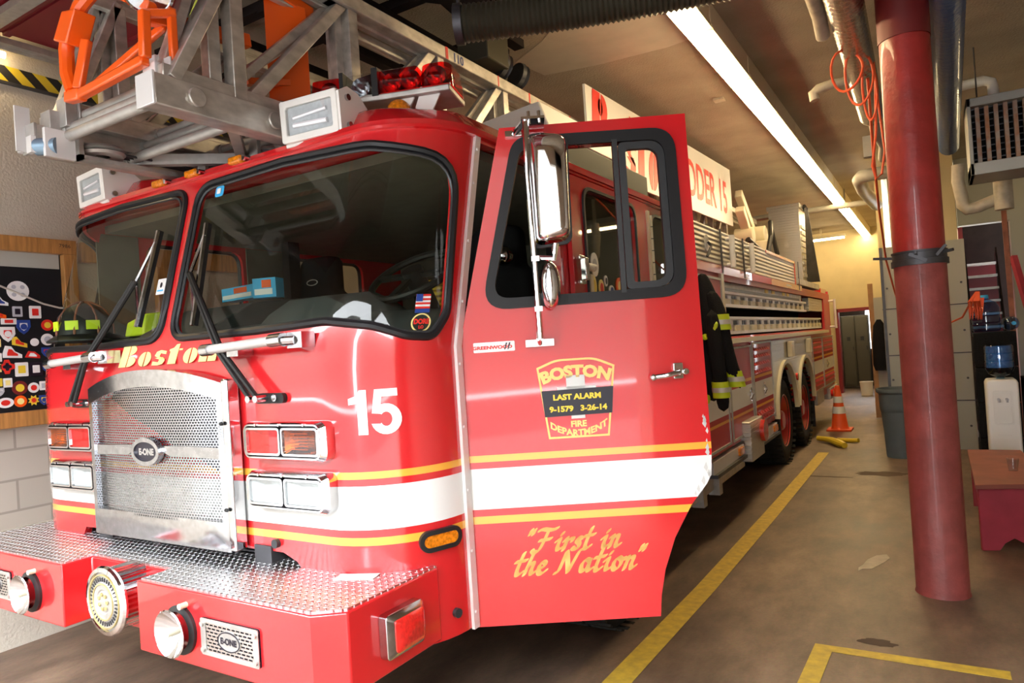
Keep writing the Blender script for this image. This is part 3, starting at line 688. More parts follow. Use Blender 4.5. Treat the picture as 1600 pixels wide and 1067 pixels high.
# --- floodlights in white housings on the humps
def flood(cx, g):
    d = Vector((0.10*g, -1, -.05)).normalized(); u = Vector((1, .10*g, 0)).normalized(); v = u.cross(d).normalized()*-1
    if v.z < 0: v = -v
    f = frame((cx, 2.13, 2.685), u, v, d)
    m = MB(); m.fbox(f, -.15, .15, -.085, .085, -.07, .0); m.ring(rrect(-.155, .155, -.09, .09, .008, 2), rrect(-.125, .125, -.06, .06, .008, 2), f, .0, .03)
    m.fbox(f, -.155, .155, -.105, -.088, -.06, .01)
    FL = m.build('floodlight', 'white_paint', TR, bevel=.004)
    m = MB(); m.fbox(f, -.125, .125, -.06, .06, .005, .012); m.build('floodlight_reflector', 'clear_lens', FL)
    m = MB(); m.cyl(f(-.09, .012, .018), f(.09, .022, .018), .009, seg=8); m.cyl(f(-.09, -.02, .018), f(.09, -.028, .018), .012, seg=8); m.build('lamp_tube', 'bulb_white', FL)
    m = MB(); m.fbox(f, -.125, .125, -.06, .06, .022, .026); m.build('floodlight_glass', 'clear_plastic', FL)
    s = 1
    m = MB()
    for q in (.158, -.17):
        if q < 0: continue
        P = [(.03, -.09), (.03, .075), (-.03, .105), (-.10, .09), (-.18, .02), (-.24, -.03), (-.24, -.06), (-.10, -.10)]
        m.loft([[f(q, b, a) for a, b in P], [f(q+.012, b, a) for a, b in P]])
        for a, b in ((.0, .055), (.0, -.06)): m.cyl(f(q+.01, b, a-.02), f(q+.024, b, a-.02), .014, seg=12, m=1)
    m.build('mounting_bracket', ['white_paint', 'worn_chrome'], FL)
flood(-2.215, 1); flood(-3.93, -1)
# --- light bar, right-hand half
u = Vector((.60, .20, 0)).normalized(); f = frame((-2.36, 2.26, 0), u, (0, 0, 1), (u.y, -u.x, 0))
m = MB(); m.fbox(f, -.02, .66, 2.785, 2.812, -.24, .0); LB = m.build('light_bar', 'dull_aluminium', TR, bevel=.006)
def lens(a, b, mt, nm, r=.02):
    k = MB(); rg = []
    for z, i in ((2.812, 0), (2.85, .0), (2.915, .012), (2.925, .03)):
        rg.append([f(p, z, q) for p, q in roundpoly([(a+i*.3, -.24+i, r), (b-i*.6, -.24+i, r), (b-i*.6, -i, r), (a+i*.3, -i, r)], 4)])
    k.loft(rg); k.build(nm, mt, LB)
lens(.0, .15, 'red_glass', 'lens_cover'); lens(.165, .305, 'clear_glass', 'lens_cover'); lens(.33, .52, 'red_glass', 'lens_cover', .01); lens(.522, .665, 'red_glass', 'lens_cover', .05)
for a_, b_ in ((.03, .13), (.185, .285), (.35, .42), (.44, .51), (.55, .64)):
    k = MB(); k.lathe(f((a_+b_)/2, 2.865, -.11), f(0, 0, 1)-f(0, 0, 0), [(.004, .0), (.02, .015), (.035, .04), (.045, .08)], 16); k.lathe(f((a_+b_)/2, 2.865, -.13), f(1, 0, 0)-f(0, 0, 0), [(.004, .0), (.03, .02), (.045, .045)], 16); k.cyl(f((a_+b_)/2, 2.83, -.11), f((a_+b_)/2, 2.90, -.11), .012, seg=8); k.build('bulb_reflector', 'worn_chrome', LB)
k = MB(); k.fbox(f, .0, .66, 2.812, 2.822, -.22, -.02); k.build('lens_tray', 'dull_aluminium', LB)
k = MB(); k.fbox(f, .148, .167, 2.805, 2.93, -.245, .005); k.fbox(f, .303, .332, 2.805, 2.93, -.245, .005); k.build('lens_divider', 'black_plastic', LB)
k = MB()
for a in (.40, .52):
    k.hexa([f(a, 2.80, -.02), f(a+.10, 2.80, -.02), f(a+.10, 2.80, -.03), f(a, 2.80, -.03), f(a-.10, 2.66, -.10), f(a-.02, 2.66, -.10), f(a-.02, 2.66, -.11), f(a-.10, 2.66, -.11)])
k.build('support_leg', 'white_paint', LB)
# white cabinet on the cab roof behind the light bar
m = MB(); m.hexa([(-2.40, 3.62, 2.90), (-1.84, 3.62, 2.90), (-1.84, 4.7, 2.90), (-2.40, 4.7, 2.90), (-2.40, 3.75, 3.10), (-1.98, 3.75, 3.14), (-1.84, 4.5, 3.05), (-2.42, 4.5, 3.10)]); m.box(-2.38, -1.95, 3.66, 3.80, 2.60, 2.90); m.build('roof_equipment_box', 'white_paint', TR, bevel=.01)
# --- driver door, swung open
DU = Vector((math.cos(PI/6), math.sin(PI/6), 0)); DN = Vector((.5, -.8660254, 0))
DF = frame((XC+HW, 2.28, 0), DU, (0, 0, 1), DN)
DO = [(.0, .545), (.727, .548), (.735, .63), (.757, .731), (.804, .855), (.875, .978), (.944, 1.062), (.964, 1.099), (.971, 1.20), (.955, 2.537), (.212, 2.532), (.0, 1.68)]
WO = roundpoly([(.093, 1.805, .09), (.918, 1.812, .10), (.905, 2.485, .10), (.262, 2.49, .09)], 7)
WI = roundpoly([(.140, 1.848, .06), (.870, 1.852, .07), (.862, 2.440, .07), (.290, 2.442, .06)], 7)
m = MB(); sheet(m, DO, [WI], DF, .2, .25, -.045, 0.0); DOOR = m.build('cab_door', 'cab_paint', TR, origin=(XC+HW, 2.28, 0))
m = MB(); m.ring(WO, WI, DF, -.05, .014); 
WF = m.build('window_frame', 'gasket', DOOR, smooth=30)
m = MB(); m.fbox(DF, .656, .676, 1.84, 2.45, -.01, .016); m.ring(roundpoly([(.68, 1.852, .02), (.868, 1.854, .07), (.861, 2.437, .07), (.68, 2.437, .02)], 6), roundpoly([(.708, 1.878, .015), (.840, 1.88, .05), (.834, 2.408, .05), (.708, 2.408, .015)], 6), DF, -.02, .010)
m.build('vent_frame', 'gasket_grey', DOOR, smooth=30)
m = MB(); sheet(m, WI, [], DF, .3, .3, None, -.02); m.build('door_glass', 'door_glass', DOOR)
m = MB(); m.fbox(DF, -.022, -.004, .55, 1.62, -.004, .004)
for i in range(13): m.cyl(DF(-.002, .55+i*.083, .006), DF(-.002, .55+i*.083+.075, .006), .008, seg=10)
m.build('door_hinge', 'cream', DOOR)
m = MB(); m.loft([[DF(.80, 1.496, .028), DF(.80, 1.508, .028), DF(.80, 1.508, .036), DF(.80, 1.496, .036)], [DF(.86, 1.50, .03), DF(.86, 1.525, .03), DF(.86, 1.525, .045), DF(.86, 1.50, .045)]])
m.tube([DF(.755, 1.497, .035), DF(.80, 1.50, .04), DF(.862, 1.512, .035)], .011, 10); m.fbox(DF, .838, .876, 1.485, 1.548, 0, .02); m.sphere(DF(.755, 1.497, .035), .015, 12, 8); m.cyl(DF(.885, 1.512, 0), DF(.885, 1.512, .03), .013, seg=12)
m.build('door_handle', 'chrome', DOOR, bevel=.003)
# door writing
m = MB()
def arcwarp(cx, R, k): return lambda u, v: ((R+v)*math.sin(u/R)*1.0, (R+v)*math.cos(u/R)-R)
cr = .452
o1 = roundpoly([(.298, 1.562, .001), (.375, 1.592, .15), (.530, 1.592, .15), (.609, 1.556, .001), (.572, 1.276, .001), (.330, 1.276, .001)], 5)
o2 = [(cr+(u-cr)*.945, 1.435+(v-1.435)*.95) for u, v in o1]; m.ring(o1, o2, DF, .0006, .003)
text(m, 'BOSTON', DF, cr, 1.520, .062, .0036, sx=1.08, off=.003, cut=.01, warp=arcwarp(0, .40, 1))
text(m, 'FIRE', DF, cr, 1.320, .033, .0014, sx=1.05); 
text(m, 'DEPARTMENT', DF, cr, 1.283, .036, .0014, sx=1.0, cut=.01, warp=lambda u, v: (u*(1-.0*v), v+(u*u)*2.9))
m.build('department_crest', 'decal_yellow', DOOR)
m = MB(); decal(m, [(.413, 1.46), (.487, 1.46), (.487, 1.525), (.413, 1.525)], DF, .003); decal(m, [(.375, 1.468), (.53, 1.468), (.53, 1.48), (.375, 1.48)], DF, .003); m.build('crest_building', 'silver_tape', DOOR); m = MB(); decal(m, [(.425, 1.352), (.48, 1.352), (.48, 1.365), (.425, 1.365)], DF, .003); m.build('crest_base', 'silver_tape', DOOR)
m = MB(); decal(m, [(.312, 1.468), (.598, 1.472), (.588, 1.367), (.320, 1.364)], DF, .005, 0)
text(m, 'LAST ALARM', DF, cr, 1.430, .030, .0014, sx=1.12, off=.007, m=1); text(m, '9-1579   3-26-14', DF, cr+.002, 1.383, .030, .0014, sx=1.12, off=.007, m=1)
m.build('alarm_band', ['decal_black', 'decal_gold'], DOOR)
# brush script drawn with a slanted flat pen
def brush(mb, s, fr, x, y, h, slope=.0, slant=.30, pen=(.12, .145), off=.003, kx=.885):
    G = {'F': ([[(.15, .95), (.35, 1.0), (.75, .95), (1.05, 1.02)], [(.62, .93), (.50, .5), (.35, .1), (.15, -.05), (-.02, .08)], [(.28, .50), (.55, .52), (.82, .56)]], 1.05),
     'i': ([[(.05, .42), (.22, .52), (.16, .2), (.22, .04), (.42, .14)], [(.27, .72), (.30, .78)]], .42),
     'r': ([[(.02, .42), (.14, .55), (.12, .3), (.06, .02)], [(.10, .30), (.28, .50), (.45, .50), (.42, .40)]], .48),
     's': ([[(.42, .48), (.25, .54), (.16, .40), (.32, .26), (.30, .08), (.12, .02), (.02, .10)]], .48),
     't': ([[(.32, .95), (.20, .5), (.14, .12), (.24, .02), (.42, .14)], [(.02, .58), (.24, .60), (.50, .64)]], .46),
     'n': ([[(.04, .46), (.16, .54), (.12, .3), (.06, .02)], [(.10, .28), (.28, .52), (.42, .48), (.36, .2), (.42, .04), (.58, .14)]], .60),
     'h': ([[(.34, .98), (.22, .6), (.06, .02)], [(.12, .26), (.30, .50), (.42, .46), (.36, .2), (.42, .04), (.58, .14)]], .60),
     'e': ([[(.10, .24), (.32, .32), (.38, .46), (.24, .54), (.10, .36), (.12, .10), (.28, .02), (.48, .16)]], .50),
     'a': ([[(.42, .46), (.26, .54), (.08, .36), (.08, .10), (.22, .04), (.38, .24), (.44, .50), (.40, .18), (.46, .04), (.62, .14)]], .62),
     'o': ([[(.28, .54), (.10, .40), (.08, .14), (.22, .02), (.40, .18), (.42, .42), (.28, .54), (.40, .46), (.56, .50)]], .56),
     'N': ([[(.0, .02), (.14, .1), (.26, .5), (.36, .92)], [(.36, .92), (.50, .5), (.62, .04)], [(.62, .04), (.80, .5), (.98, .92), (1.16, 1.0)]], 1.12),
     '"': ([[(.10, 1.0), (.04, .80)], [(.26, 1.0), (.20, .80)]], .34), ' ': ([], .42)}
    for ch in s:
        st, adv = G[ch]
        for P in st:
            Q = []
            for i in range(len(P)-1):
                p0 = Vector(P[max(i-1, 0)]); p1 = Vector(P[i]); p2 = Vector(P[i+1]); p3 = Vector(P[min(i+2, len(P)-1)])
                for j in range(5):
                    t = j/5; Q.append(.5*((2*p1)+(p2-p0)*t+(2*p0-5*p1+4*p2-p3)*t*t+(3*p1-p0-3*p2+p3)*t**3))
            Q.append(Vector(P[-1])); rg = []
            for q in Q:
                cs = []
                for a_ in range(8):
                    an = a_*PI/4; ex = math.cos(an)*pen[0]; ey = math.sin(an)*pen[1]*.55
                    u = q.x+ex*.8+ey*.5; v = q.y+ey+ex*.35; cs.append((u, v))
                rg.append(cs)
            for i in range(len(rg)-1):
                # convex hull of two pen prints
                pts = sorted(set(rg[i]+rg[i+1])); H_ = []
                for sgn in (pts, pts[::-1]):
                    L_ = []
                    for p in sgn:
                        while len(L_) >= 2 and (L_[-1][0]-L_[-2][0])*(p[1]-L_[-2][1])-(L_[-1][1]-L_[-2][1])*(p[0]-L_[-2][0]) <= 0: L_.pop()
                        L_.append(p)
                    H_ += L_[:-1]
                mb.add([fr(x+(u*kx+v*slant)*h, y+v*h, off) for u, v in H_], [tuple(range(len(H_)))])
        x += adv*h*kx*1.04
    return x
m = MB(); brush(m, '"First in', DF, .205, .832, .088); m.build('motto_lettering', 'decal_yellow', DOOR)
m = MB(); brush(m, 'the Nation"', DF, .150, .742, .092); m.build('motto_lettering', 'decal_yellow', DOOR)
m = MB(); decal(m, rrect(.052, .218, 1.638, 1.678, .004, 2), DF, .004, 0); text(m, 'GREENWOOD', DF, .128, 1.650, .018, .0008, sx=1.35, off=.006, m=1, align='CENTER')
for a in (.175, .188): decal(m, [(a, 1.645), (a+.004, 1.645), (a+.014, 1.672), (a+.008, 1.672)], DF, .0065, 2)
m.build('name_plate', ['decal_white', 'decal_red', 'decal_black'], DOOR)
# dull scuffs along the free edge
m = MB()
random.seed(3)
for i in range(14):
    z = 1.02+random.random()*.35; a = .945+random.random()*.015; s_ = .004+random.random()*.008
    if z < 1.1: a -= (1.1-z)*.8
    decal(m, [(a-s_, z), (a, z-s_*1.5), (a+s_*.5, z), (a, z+s_*2)], DF, .002)
m.build('edge_scuffs', 'silver_tape', DOOR)
# mirror
m = MB(); m.tube([DF(.27, 2.50, .01), DF(.315, 2.525, .09), DF(.318, 2.52, .13), DF(.312, 2.30, .14), DF(.318, 1.95, .14), DF(.320, 1.68, .13), DF(.318, 1.675, .02)], .0125, 10)
m.fbox(DF, .235, .30, 2.49, 2.512, 0, .02); m.fbox(DF, .30, .39, 2.512, 2.522, .02, .15); m.fbox(DF, .262, .375, 1.648, 1.676, 0, .02); m.cyl(DF(.318, 1.662, .02), DF(.318, 1.70, .11), .012, seg=10)
for a in (.33, .37): m.cyl(DF(a, 2.50, .12), DF(a, 2.55, .12), .007, seg=8)
m.fbox(DF, .305, .335, 1.97, 1.99, .11, .16); m.fbox(DF, .305, .335, 1.78, 1.80, .11, .16)
m.tube([DF(.33, 1.985, .14), DF(.39, 1.975, .17), DF(.40, 2.03, .17)], .012, 8)
MA = m.build('mirror_arm', 'chrome', DOOR)
m = MB(); rg = []
for n_, k in ((.075, .0), (.085, .0), (.12, .006), (.16, .014), (.185, .028), (.20, .05), (.205, .075)):
    rg.append([DF(u, v, n_) for u, v in roundpoly([(.322+k*.75, 2.03+k*.5, .03), (.462-k*.25, 2.045+k*.5, .04), (.470-k*.3, 2.455-k, .05), (.318+k*.8, 2.472-k, .04)], 6)])
m.loft(rg); MH = m.build('mirror_head', 'chrome', DOOR, smooth=60)
m = MB(); m.ring(roundpoly([(.318, 2.025, .03), (.47, 2.04, .04), (.476, 2.462, .05), (.312, 2.478, .04)], 6), roundpoly([(.332, 2.04, .03), (.455, 2.055, .04), (.46, 2.445, .05), (.328, 2.458, .04)], 6), DF, .062, .088); m.build('mirror_rim', 'black_rubber', DOOR)
m = MB(); rg = []
for n_, k in ((.06, 0), (.09, .003), (.11, .018), (.118, .035)):
    rg.append([DF(cu, cv, n_) for cu, cv in [(.372+math.cos(t*PI/10)*(.042-k), 1.885+math.sin(t*PI/10)*(.095-k)) for t in range(20)]])
m.loft(rg); m.build('spot_mirror', 'chrome', DOOR, smooth=60)
# door inner panel
m = MB(); m.fbox(DF, .03, .70, .62, 1.72, -.07, -.046); m.build('inner_panel', 'interior_dark', DOOR)

# --- cab interior
m = MB(); m.box(XC-1.28, XC+1.28, 2.0, 5.2, .78, .84); m.box(XC-1.3, XC+1.3, 5.1, 5.2, .8, 2.55); m.box(XC-1.28, XC+1.28, 2.35, 5.2, 2.50, 2.545)
m.box(XC-1.30, XC-1.29, 2.3, 2.56, 1.2, 2.5); m.box(XC-1.30, XC-1.29, 3.37, 3.73, .8, 2.5); m.box(XC-1.30, XC-1.29, 2.3, 5.1, .8, 1.80); m.build('cab_lining', 'lining_olive', TR)
m = MB(); m.box(XC-.95, XC-.88, 3.4, 3.5, .84, 2.5); m.build('partition_post', 'interior_dark', TR); m = MB(); m.box(XC+1.25, XC+1.30, 3.25, 3.42, .84, 2.5); m.build('door_post', 'interior_dark', TR)
m = MB() # dashboard
pr = [(1.96, 1.5), (1.96, 1.74), (2.02, 1.80), (2.20, 1.84), (2.42, 1.83), (2.52, 1.72), (2.52, 1.45)]
DX = lambda q: 0.0 if q < .98 else (q-.98)*1.25
m.loft([[Vector((XC-q, y+DX(q)*(y < 2.3), z)) for y, z in pr] for q in (1.25, 1.1, .98, .5)]); m.loft([[Vector((XC+q, y+DX(q)*(y < 2.3), z)) for y, z in pr] for q in (.02, .98, 1.1, 1.25)]); 
m.loft([[Vector((x, y, z)) for y, z in [(1.97, 1.5), (1.97, 1.77), (2.05, 1.84), (2.3, 1.96), (2.95, 2.02), (3.1, 1.6), (3.1, 1.0)]] for x in (XC-.46, XC+.10)])
m.loft([[Vector((x, y, z)) for y, z in [(2.02, 1.80), (2.10, 1.80+h), (2.40, 1.83+h), (2.5, 1.78)]] for x, h in ((XC+.36, .01), (XC+.45, .07), (XC+.58, .12), (XC+.80, .12), (XC+.92, .07), (XC+1.0, .01))])
m.build('dashboard', 'dash_grey', TR, bevel=.02, smooth=50)
m = MB(); c = Vector((-2.02, 2.50, 2.01)); ax = Vector((0, -.55, .84)).normalized(); x = Vector((1, 0, 0)); y = ax.cross(x)
m.tube([c+x*math.cos(2*PI*i/32)*.21+y*math.sin(2*PI*i/32)*.21 for i in range(32)], .017, 8, True); m.bar(c-x*.2, c+x*.2, .03, .02, ax); m.bar(c, c+y*-.2, .03, .02, ax); m.cyl(c-ax*.4, c+ax*.03, .05, seg=14)
m.build('steering_wheel', 'black_plastic', TR)
for xx in (XC+.75, XC-.75):
    m = MB(); m.box(xx-.27, xx+.27, 2.95, 3.45, 1.30, 1.48)
    m.loft([roundpoly([(xx-.27, 3.42, .06), (xx+.27, 3.42, .06), (xx+.27, 3.58, .06), (xx-.27, 3.58, .06)], 3)]*1+[roundpoly([(xx-.27, 3.42, .06), (xx+.27, 3.42, .06), (xx+.27, 3.58, .06), (xx-.27, 3.58, .06)], 3)] if 0 else [[Vector((a, b+s_, z)) for a, b in roundpoly([(xx-k, 3.42, .06), (xx+k, 3.42, .06), (xx+k, 3.56, .06), (xx-k, 3.56, .06)], 3)] for z, s_, k in ((1.42, 0, .26), (1.8, .03, .27), (2.1, .06, .24), (2.13, .07, .19), (2.34, .09, .17), (2.38, .09, .13))])
    st = m.build('driver_seat' if xx > XC else 'passenger_seat', 'seat_black', TR, bevel=.03)
    m = MB(); m.ring(ell(xx, 2.2, .055, .022), ell(xx, 2.2, .048, .016), FRONT(3.482), 0, .004); m.build('seat_badge', 'dull_aluminium', st)
    m = MB(); m.cyl((xx, 3.2, .84), (xx, 3.2, 1.3), .12, seg=16); m.build('seat_pedestal', 'dark_steel', st)
m = MB(); m.sphere((XC+.92, 3.36, 2.17), .055, 14, 8); m.build('radio_headset', 'worn_chrome', TR)
# things lying on the dash
def hull_helmet():
    t = thing('fire_helmet', 'black leather firefighter helmet with yellow reflective patches on the dash inside the cab', 'helmet', (-4.10, 2.12, 1.85))
    o = Vector((-4.10, 2.12, 1.87)); m = MB()
    m.loft([[o+Vector((math.cos(2*PI*i/24)*.13*k, math.sin(2*PI*i/24)*.15*k, h)) for i in range(24)] for k, h in ((1, 0), (1.0, .05), (.9, .11), (.65, .16), (.3, .185), (.02, .19))]); m.build('helmet_shell', 'black_plastic', t, smooth=60)
    m = MB(); m.loft([[o+Vector((math.cos(2*PI*i/24)*a*k, math.sin(2*PI*i/24)*b*k+(.03 if k > 1 else 0), h)) for i in range(24)] for k, a, b, h in ((1, .13, .15, .01), (1.5, .12, .15, -.02), (1.5, .12, .15, -.028), (1, .12, .14, -.0))]); m.build('helmet_brim', 'black_plastic', t)
    m = MB()
    for a in range(4): 
        an = a*PI/4
        m.tube([o+Vector((math.cos(an)*.133*math.cos(q), math.sin(an)*.153*math.cos(q), .01+.187*math.sin(q))) for q in [i*PI/12 for i in range(13)]], .007, 6)
    m.build('helmet_ridge', 'rust_pole', t)
    for an in (-130, -95, -50, -10):
        m = MB(); m.loft([[o+Vector((math.cos(math.radians(an+d))*.136, math.sin(math.radians(an+d))*.156, h)) for h in (.035, .085)]+[o+Vector((math.cos(math.radians(an+d))*.131, math.sin(math.radians(an+d))*.15, h)) for h in (.085, .035)] for d in (-13, 0, 13)]); m.build('reflective_patch', 'hi_vis', t)
hull_helmet()
m = MB(); m.hexa([(-3.86, 2.2, 1.85), (-3.68, 2.2, 1.85), (-3.64, 2.4, 1.86), (-3.9, 2.4, 1.86), (-3.86, 2.22, 1.93), (-3.68, 2.22, 1.97), (-3.64, 2.4, 1.99), (-3.88, 2.4, 1.95)]); tag(m.build('folded_vest', 'hi_vis', bevel=.01), 'lime yellow folded safety vest beside the helmet on the dash', 'vest')
# boxes on the console
for i, (x, y, z, a, wd, h, lab) in enumerate(((-3.16, 2.42, 2.0, -.1, .30, .07, 'long blue and orange snack box lying on the grey console'), (-2.92, 2.40, 1.99, .35, .13, .10, 'small orange and blue snack box at the near end of the console'))):
    fr = frame((x, y, z), (math.cos(a), math.sin(a), 0), (0, 0, 1), (math.sin(a), -math.cos(a), 0))
    m = MB(); m.fbox(fr, -wd/2, wd/2, 0, h, -.08, 0, 0); m.fbox(fr, -wd/2+.01, wd/2-.02, h*.15, h*.45, 0, .002, 1); m.fbox(fr, -wd*.1, wd*.3, h*.5, h*.9, 0, .002, 2)
    tag(m.build('snack_box', ['blue_tag', 'decal_white', 'orange_paint']), lab, 'box')
m = MB(); c = Vector((-2.55, 3.0, 1.9))
for i in range(12): m.tube([Vector((-2.36+.07*math.cos(t), 3.05+.06*math.sin(t), 1.70+i*.03)) for t in [k*PI/6 for k in range(12)]], .014, 6, True)
tag(m.build('yellow_air_hose', 'decal_gold', TR), '', '') if 0 else m.build('coiled_air_hose', 'decal_gold', TR)

# ------------------------------------------------------------------ body behind the cab
XS = XC+HW; BS = SIDE(XS-.02)
m = MB()
def yz(fr, pts, n0, n1, mi=0, mb=None): (mb or m).prism(pts, fr, n0, n1, mi)
def arch(cy, cz, r, n=16, a0=0, a1=180): return [(cy+r*math.cos(math.radians(a0+(a1-a0)*i/n)), cz+r*math.sin(math.radians(a0+(a1-a0)*i/n))) for i in range(n+1)]
W1, W2, WZ, WR = 9.12, 10.62, .52, .53
# side skin with wheel arches cut out
low = [(5.35, .62), (8.42, .62), (8.42, .8)]+[p for p in reversed(arch(W1, WZ+.05, .70, 14, 8, 172))]+[p for p in reversed(arch(W2, WZ+.05, .70, 14, 8, 172))]+[(11.35, .55), (14.0, .50), (14.0, 2.24), (5.35, 2.24)]
k = MB(); sheet(k, low, [[(6.42, 1.62), (13.2, 1.62), (13.2, 2.14), (6.42, 2.14)]], BS, .4, .4, -.04, 0.0)
k.box(XC-HW, XS-.9, 5.35, 14.0, .9, 2.2); k.box(XS-.9, XS-.03, 5.35, 5.40, .62, 2.24); k.box(XC-HW, XS-.03, 13.96, 14.0, .5, 2.3); k.box(XS-.9, XS-.03, 5.4, 14.0, 2.2, 2.25)
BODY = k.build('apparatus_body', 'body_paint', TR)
k = MB(); k.box(XS-.60, XS-.55, 6.3, 13.9, 1.58, 2.2); k.box(XS-.55, XS-.06, 6.3, 13.9, 1.58, 1.60); k.box(XS-.9, XS-.85, 5.4, 13.9, .7, 1.6); k.build('rack_lining', 'interior_dark', BODY)
# ribbed aluminium panel along the top, red cap behind
k = MB(); top = [(5.72, 2.26), (8.40, 2.26), (8.40, 2.60), (5.72, 2.60)]
k.prism([(5.45, 2.25), (8.42, 2.25), (8.42, 2.585), (5.45, 2.585)], BS, 0, .025); k.build('ribbed_panel', 'ribbed_alu', BODY)
k = MB(); k.prism([(8.45, 2.26), (10.33, 2.26), (10.33, 2.56), (8.45, 2.56)], BS, .0, .02); k.prism([(8.44, 2.555), (10.36, 2.555), (10.36, 2.585), (8.44, 2.585)], BS, -.1, .03, 1); k.prism([(10.32, 2.26), (10.36, 2.26), (10.36, 2.58), (10.32, 2.58)], BS, 0, .03, 1); k.build('ribbed_panel', ['ribbed_alu', 'red_paint'], BODY)
k = MB(); k.prism([(5.45, 2.19), (10.8, 2.19), (10.8, 2.262), (5.45, 2.262)], BS, 0, .03, 0); k.prism([(7.6, 2.19), (8.6, 2.19), (8.6, 2.262), (7.6, 2.262)], BS, .03, .033, 1); k.prism([(9.6, 2.215), (9.95, 2.215), (9.95, 2.24), (9.6, 2.24)], BS, .03, .034, 2); k.build('red_rail', ['red_paint', 'decal_red', 'decal_white'], BODY)
for y in (6.62, 7.44):
    k = MB(); k.tube([BS(y, 2.29, .02), BS(y, 2.29, .08)], .018, 8); k.tube([BS(y, 2.53, .02), BS(y, 2.53, .08)], .018, 8); k.cyl(BS(y, 2.26, .08), BS(y, 2.56, .08), .026, seg=12); k.build('grab_handle', 'white_paint', BODY)
for y in (5.95, 6.8, 7.62):
    k = MB(); k.prism(rrect(y-.05, y+.05, 2.36, 2.50, .03, 4), BS, .025, .032, 0); k.tube([BS(y, 2.44, .04), BS(y+.02, 2.40, .06), BS(y-.03, 2.34, .05), BS(y-.05, 2.31, .04)], .012, 6, m=1); k.build('latch_pocket', ['dull_aluminium', 'dark_steel'], BODY)
for y in (6.42, 7.28, 10.6):
    k = MB(); k.fbox(BS, y-.02, y+.02, 2.20, 2.60, .026, .034); k.build('vertical_strap', 'dark_steel', BODY)
# ground ladders stowed in the side recess: rails with rung ends
for z0, z1, y0, y1 in ((1.90, 2.05, 6.5, 11.4), (1.64, 1.81, 6.5, 12.9)):
    k = MB(); k.fbox(BS, y0, y1, z0, z0+.03, -.12, -.015); k.fbox(BS, y0, y1, z1-.025, z1, -.12, -.015); k.fbox(BS, y0, y1, z0, z1, -.12, -.05)
    GL = k.build('ground_ladder', 'trim_alu', BODY)
    y = y0+.14
    while y < y1-.1:
        q = MB(); zm = z0+.03+(z1-z0)*.36; q.fbox(BS, y, y+.12, zm, z1-.035, -.05, -.046, 1); q.fbox(BS, y+.12, y+.165, zm, z1-.035, -.05, -.035, 2); q.fbox(BS, y-.02, y+.19, z0+.032, zm-.004, -.05, -.022, 0)
        q.build('rung_end', ['cream', 'decal_black', 'decal_grey'], GL); y += .36
k = MB(); k.fbox(BS, 6.5, 11.2, 2.06, 2.15, -.12, -.05, 0); k.fbox(BS, 6.6, 11.0, 2.06, 2.09, -.05, -.045, 1)
for y in (8.6, 9.0, 9.7, 10.0): k.fbox(BS, y, y+.18, 2.10, 2.14, -.05, -.045, 2)
k.build('tool_tray', ['dull_aluminium', 'decal_black', 'decal_gold'], BODY)
k = MB(); k.fbox(BS, 11.6, 13.1, 1.92, 2.12, -.1, -.01); k.build('chequer_box', 'tread_plate_side', BODY)
k = MB(); k.fbox(BS, 5.9, 13.3, 1.555, 1.60, 0, .05); k.fbox(BS, 6.36, 6.44, 1.60, 2.2, 0, .03); k.build('rack_sill', 'cream', BODY)
# compartment doors with hinge frames and louvres
def cdoor(y0, y1, z0, z1, louv, handle=None):
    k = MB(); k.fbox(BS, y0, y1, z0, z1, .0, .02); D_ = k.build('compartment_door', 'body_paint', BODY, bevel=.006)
    k = MB(); k.ring([(y0, z0), (y1, z0), (y1, z1), (y0, z1)], [(y0+.025, z0+.02), (y1-.025, z0+.02), (y1-.025, z1-.02), (y0+.025, z1-.02)], BS, .018, .03); k.build('door_edging', 'dull_aluminium', D_)
    if louv:
        k = MB(); n = int((y1-y0-.1)/.11); k.fbox(BS, y0+.05, y1-.05, louv[0]-.01, louv[-1]+.05, .0195, .0205)
        for i in range(n):
            for z in louv: k.hexa([BS(y0+.07+i*.11, z, .02), BS(y0+.14+i*.11, z, .02), BS(y0+.14+i*.11, z+.035, .02), BS(y0+.07+i*.11, z+.035, .02), BS(y0+.075+i*.11, z, .045), BS(y0+.135+i*.11, z, .045), BS(y0+.135+i*.11, z+.03, .022), BS(y0+.075+i*.11, z+.03, .022)])
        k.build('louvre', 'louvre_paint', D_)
    if handle:
        k = MB(); k.lathe(BS(handle, 1.03, .02), (1, 0, 0), [(.07, 0), (.07, .012), (.04, .008), (.001, .008)], 20); k.tube([BS(handle, .98, .025), BS(handle, 1.03, .05), BS(handle, 1.08, .025)], .012, 6); k.build('door_latch', 'chrome', D_)
cdoor(5.45, 6.35, .66, 2.15, None); cdoor(6.42, 7.32, .66, 1.52, None, 7.2); cdoor(7.38, 8.36, .70, 1.54, (1.22, 1.30, 1.38, 1.45, .72, .78), 7.86)
cdoor(11.45, 12.5, .66, 1.5, (1.25, 1.33, 1.41, .75, .82)); cdoor(12.55, 13.9, .66, 1.5, (1.25, 1.33, 1.41, .75, .82), 13.0)
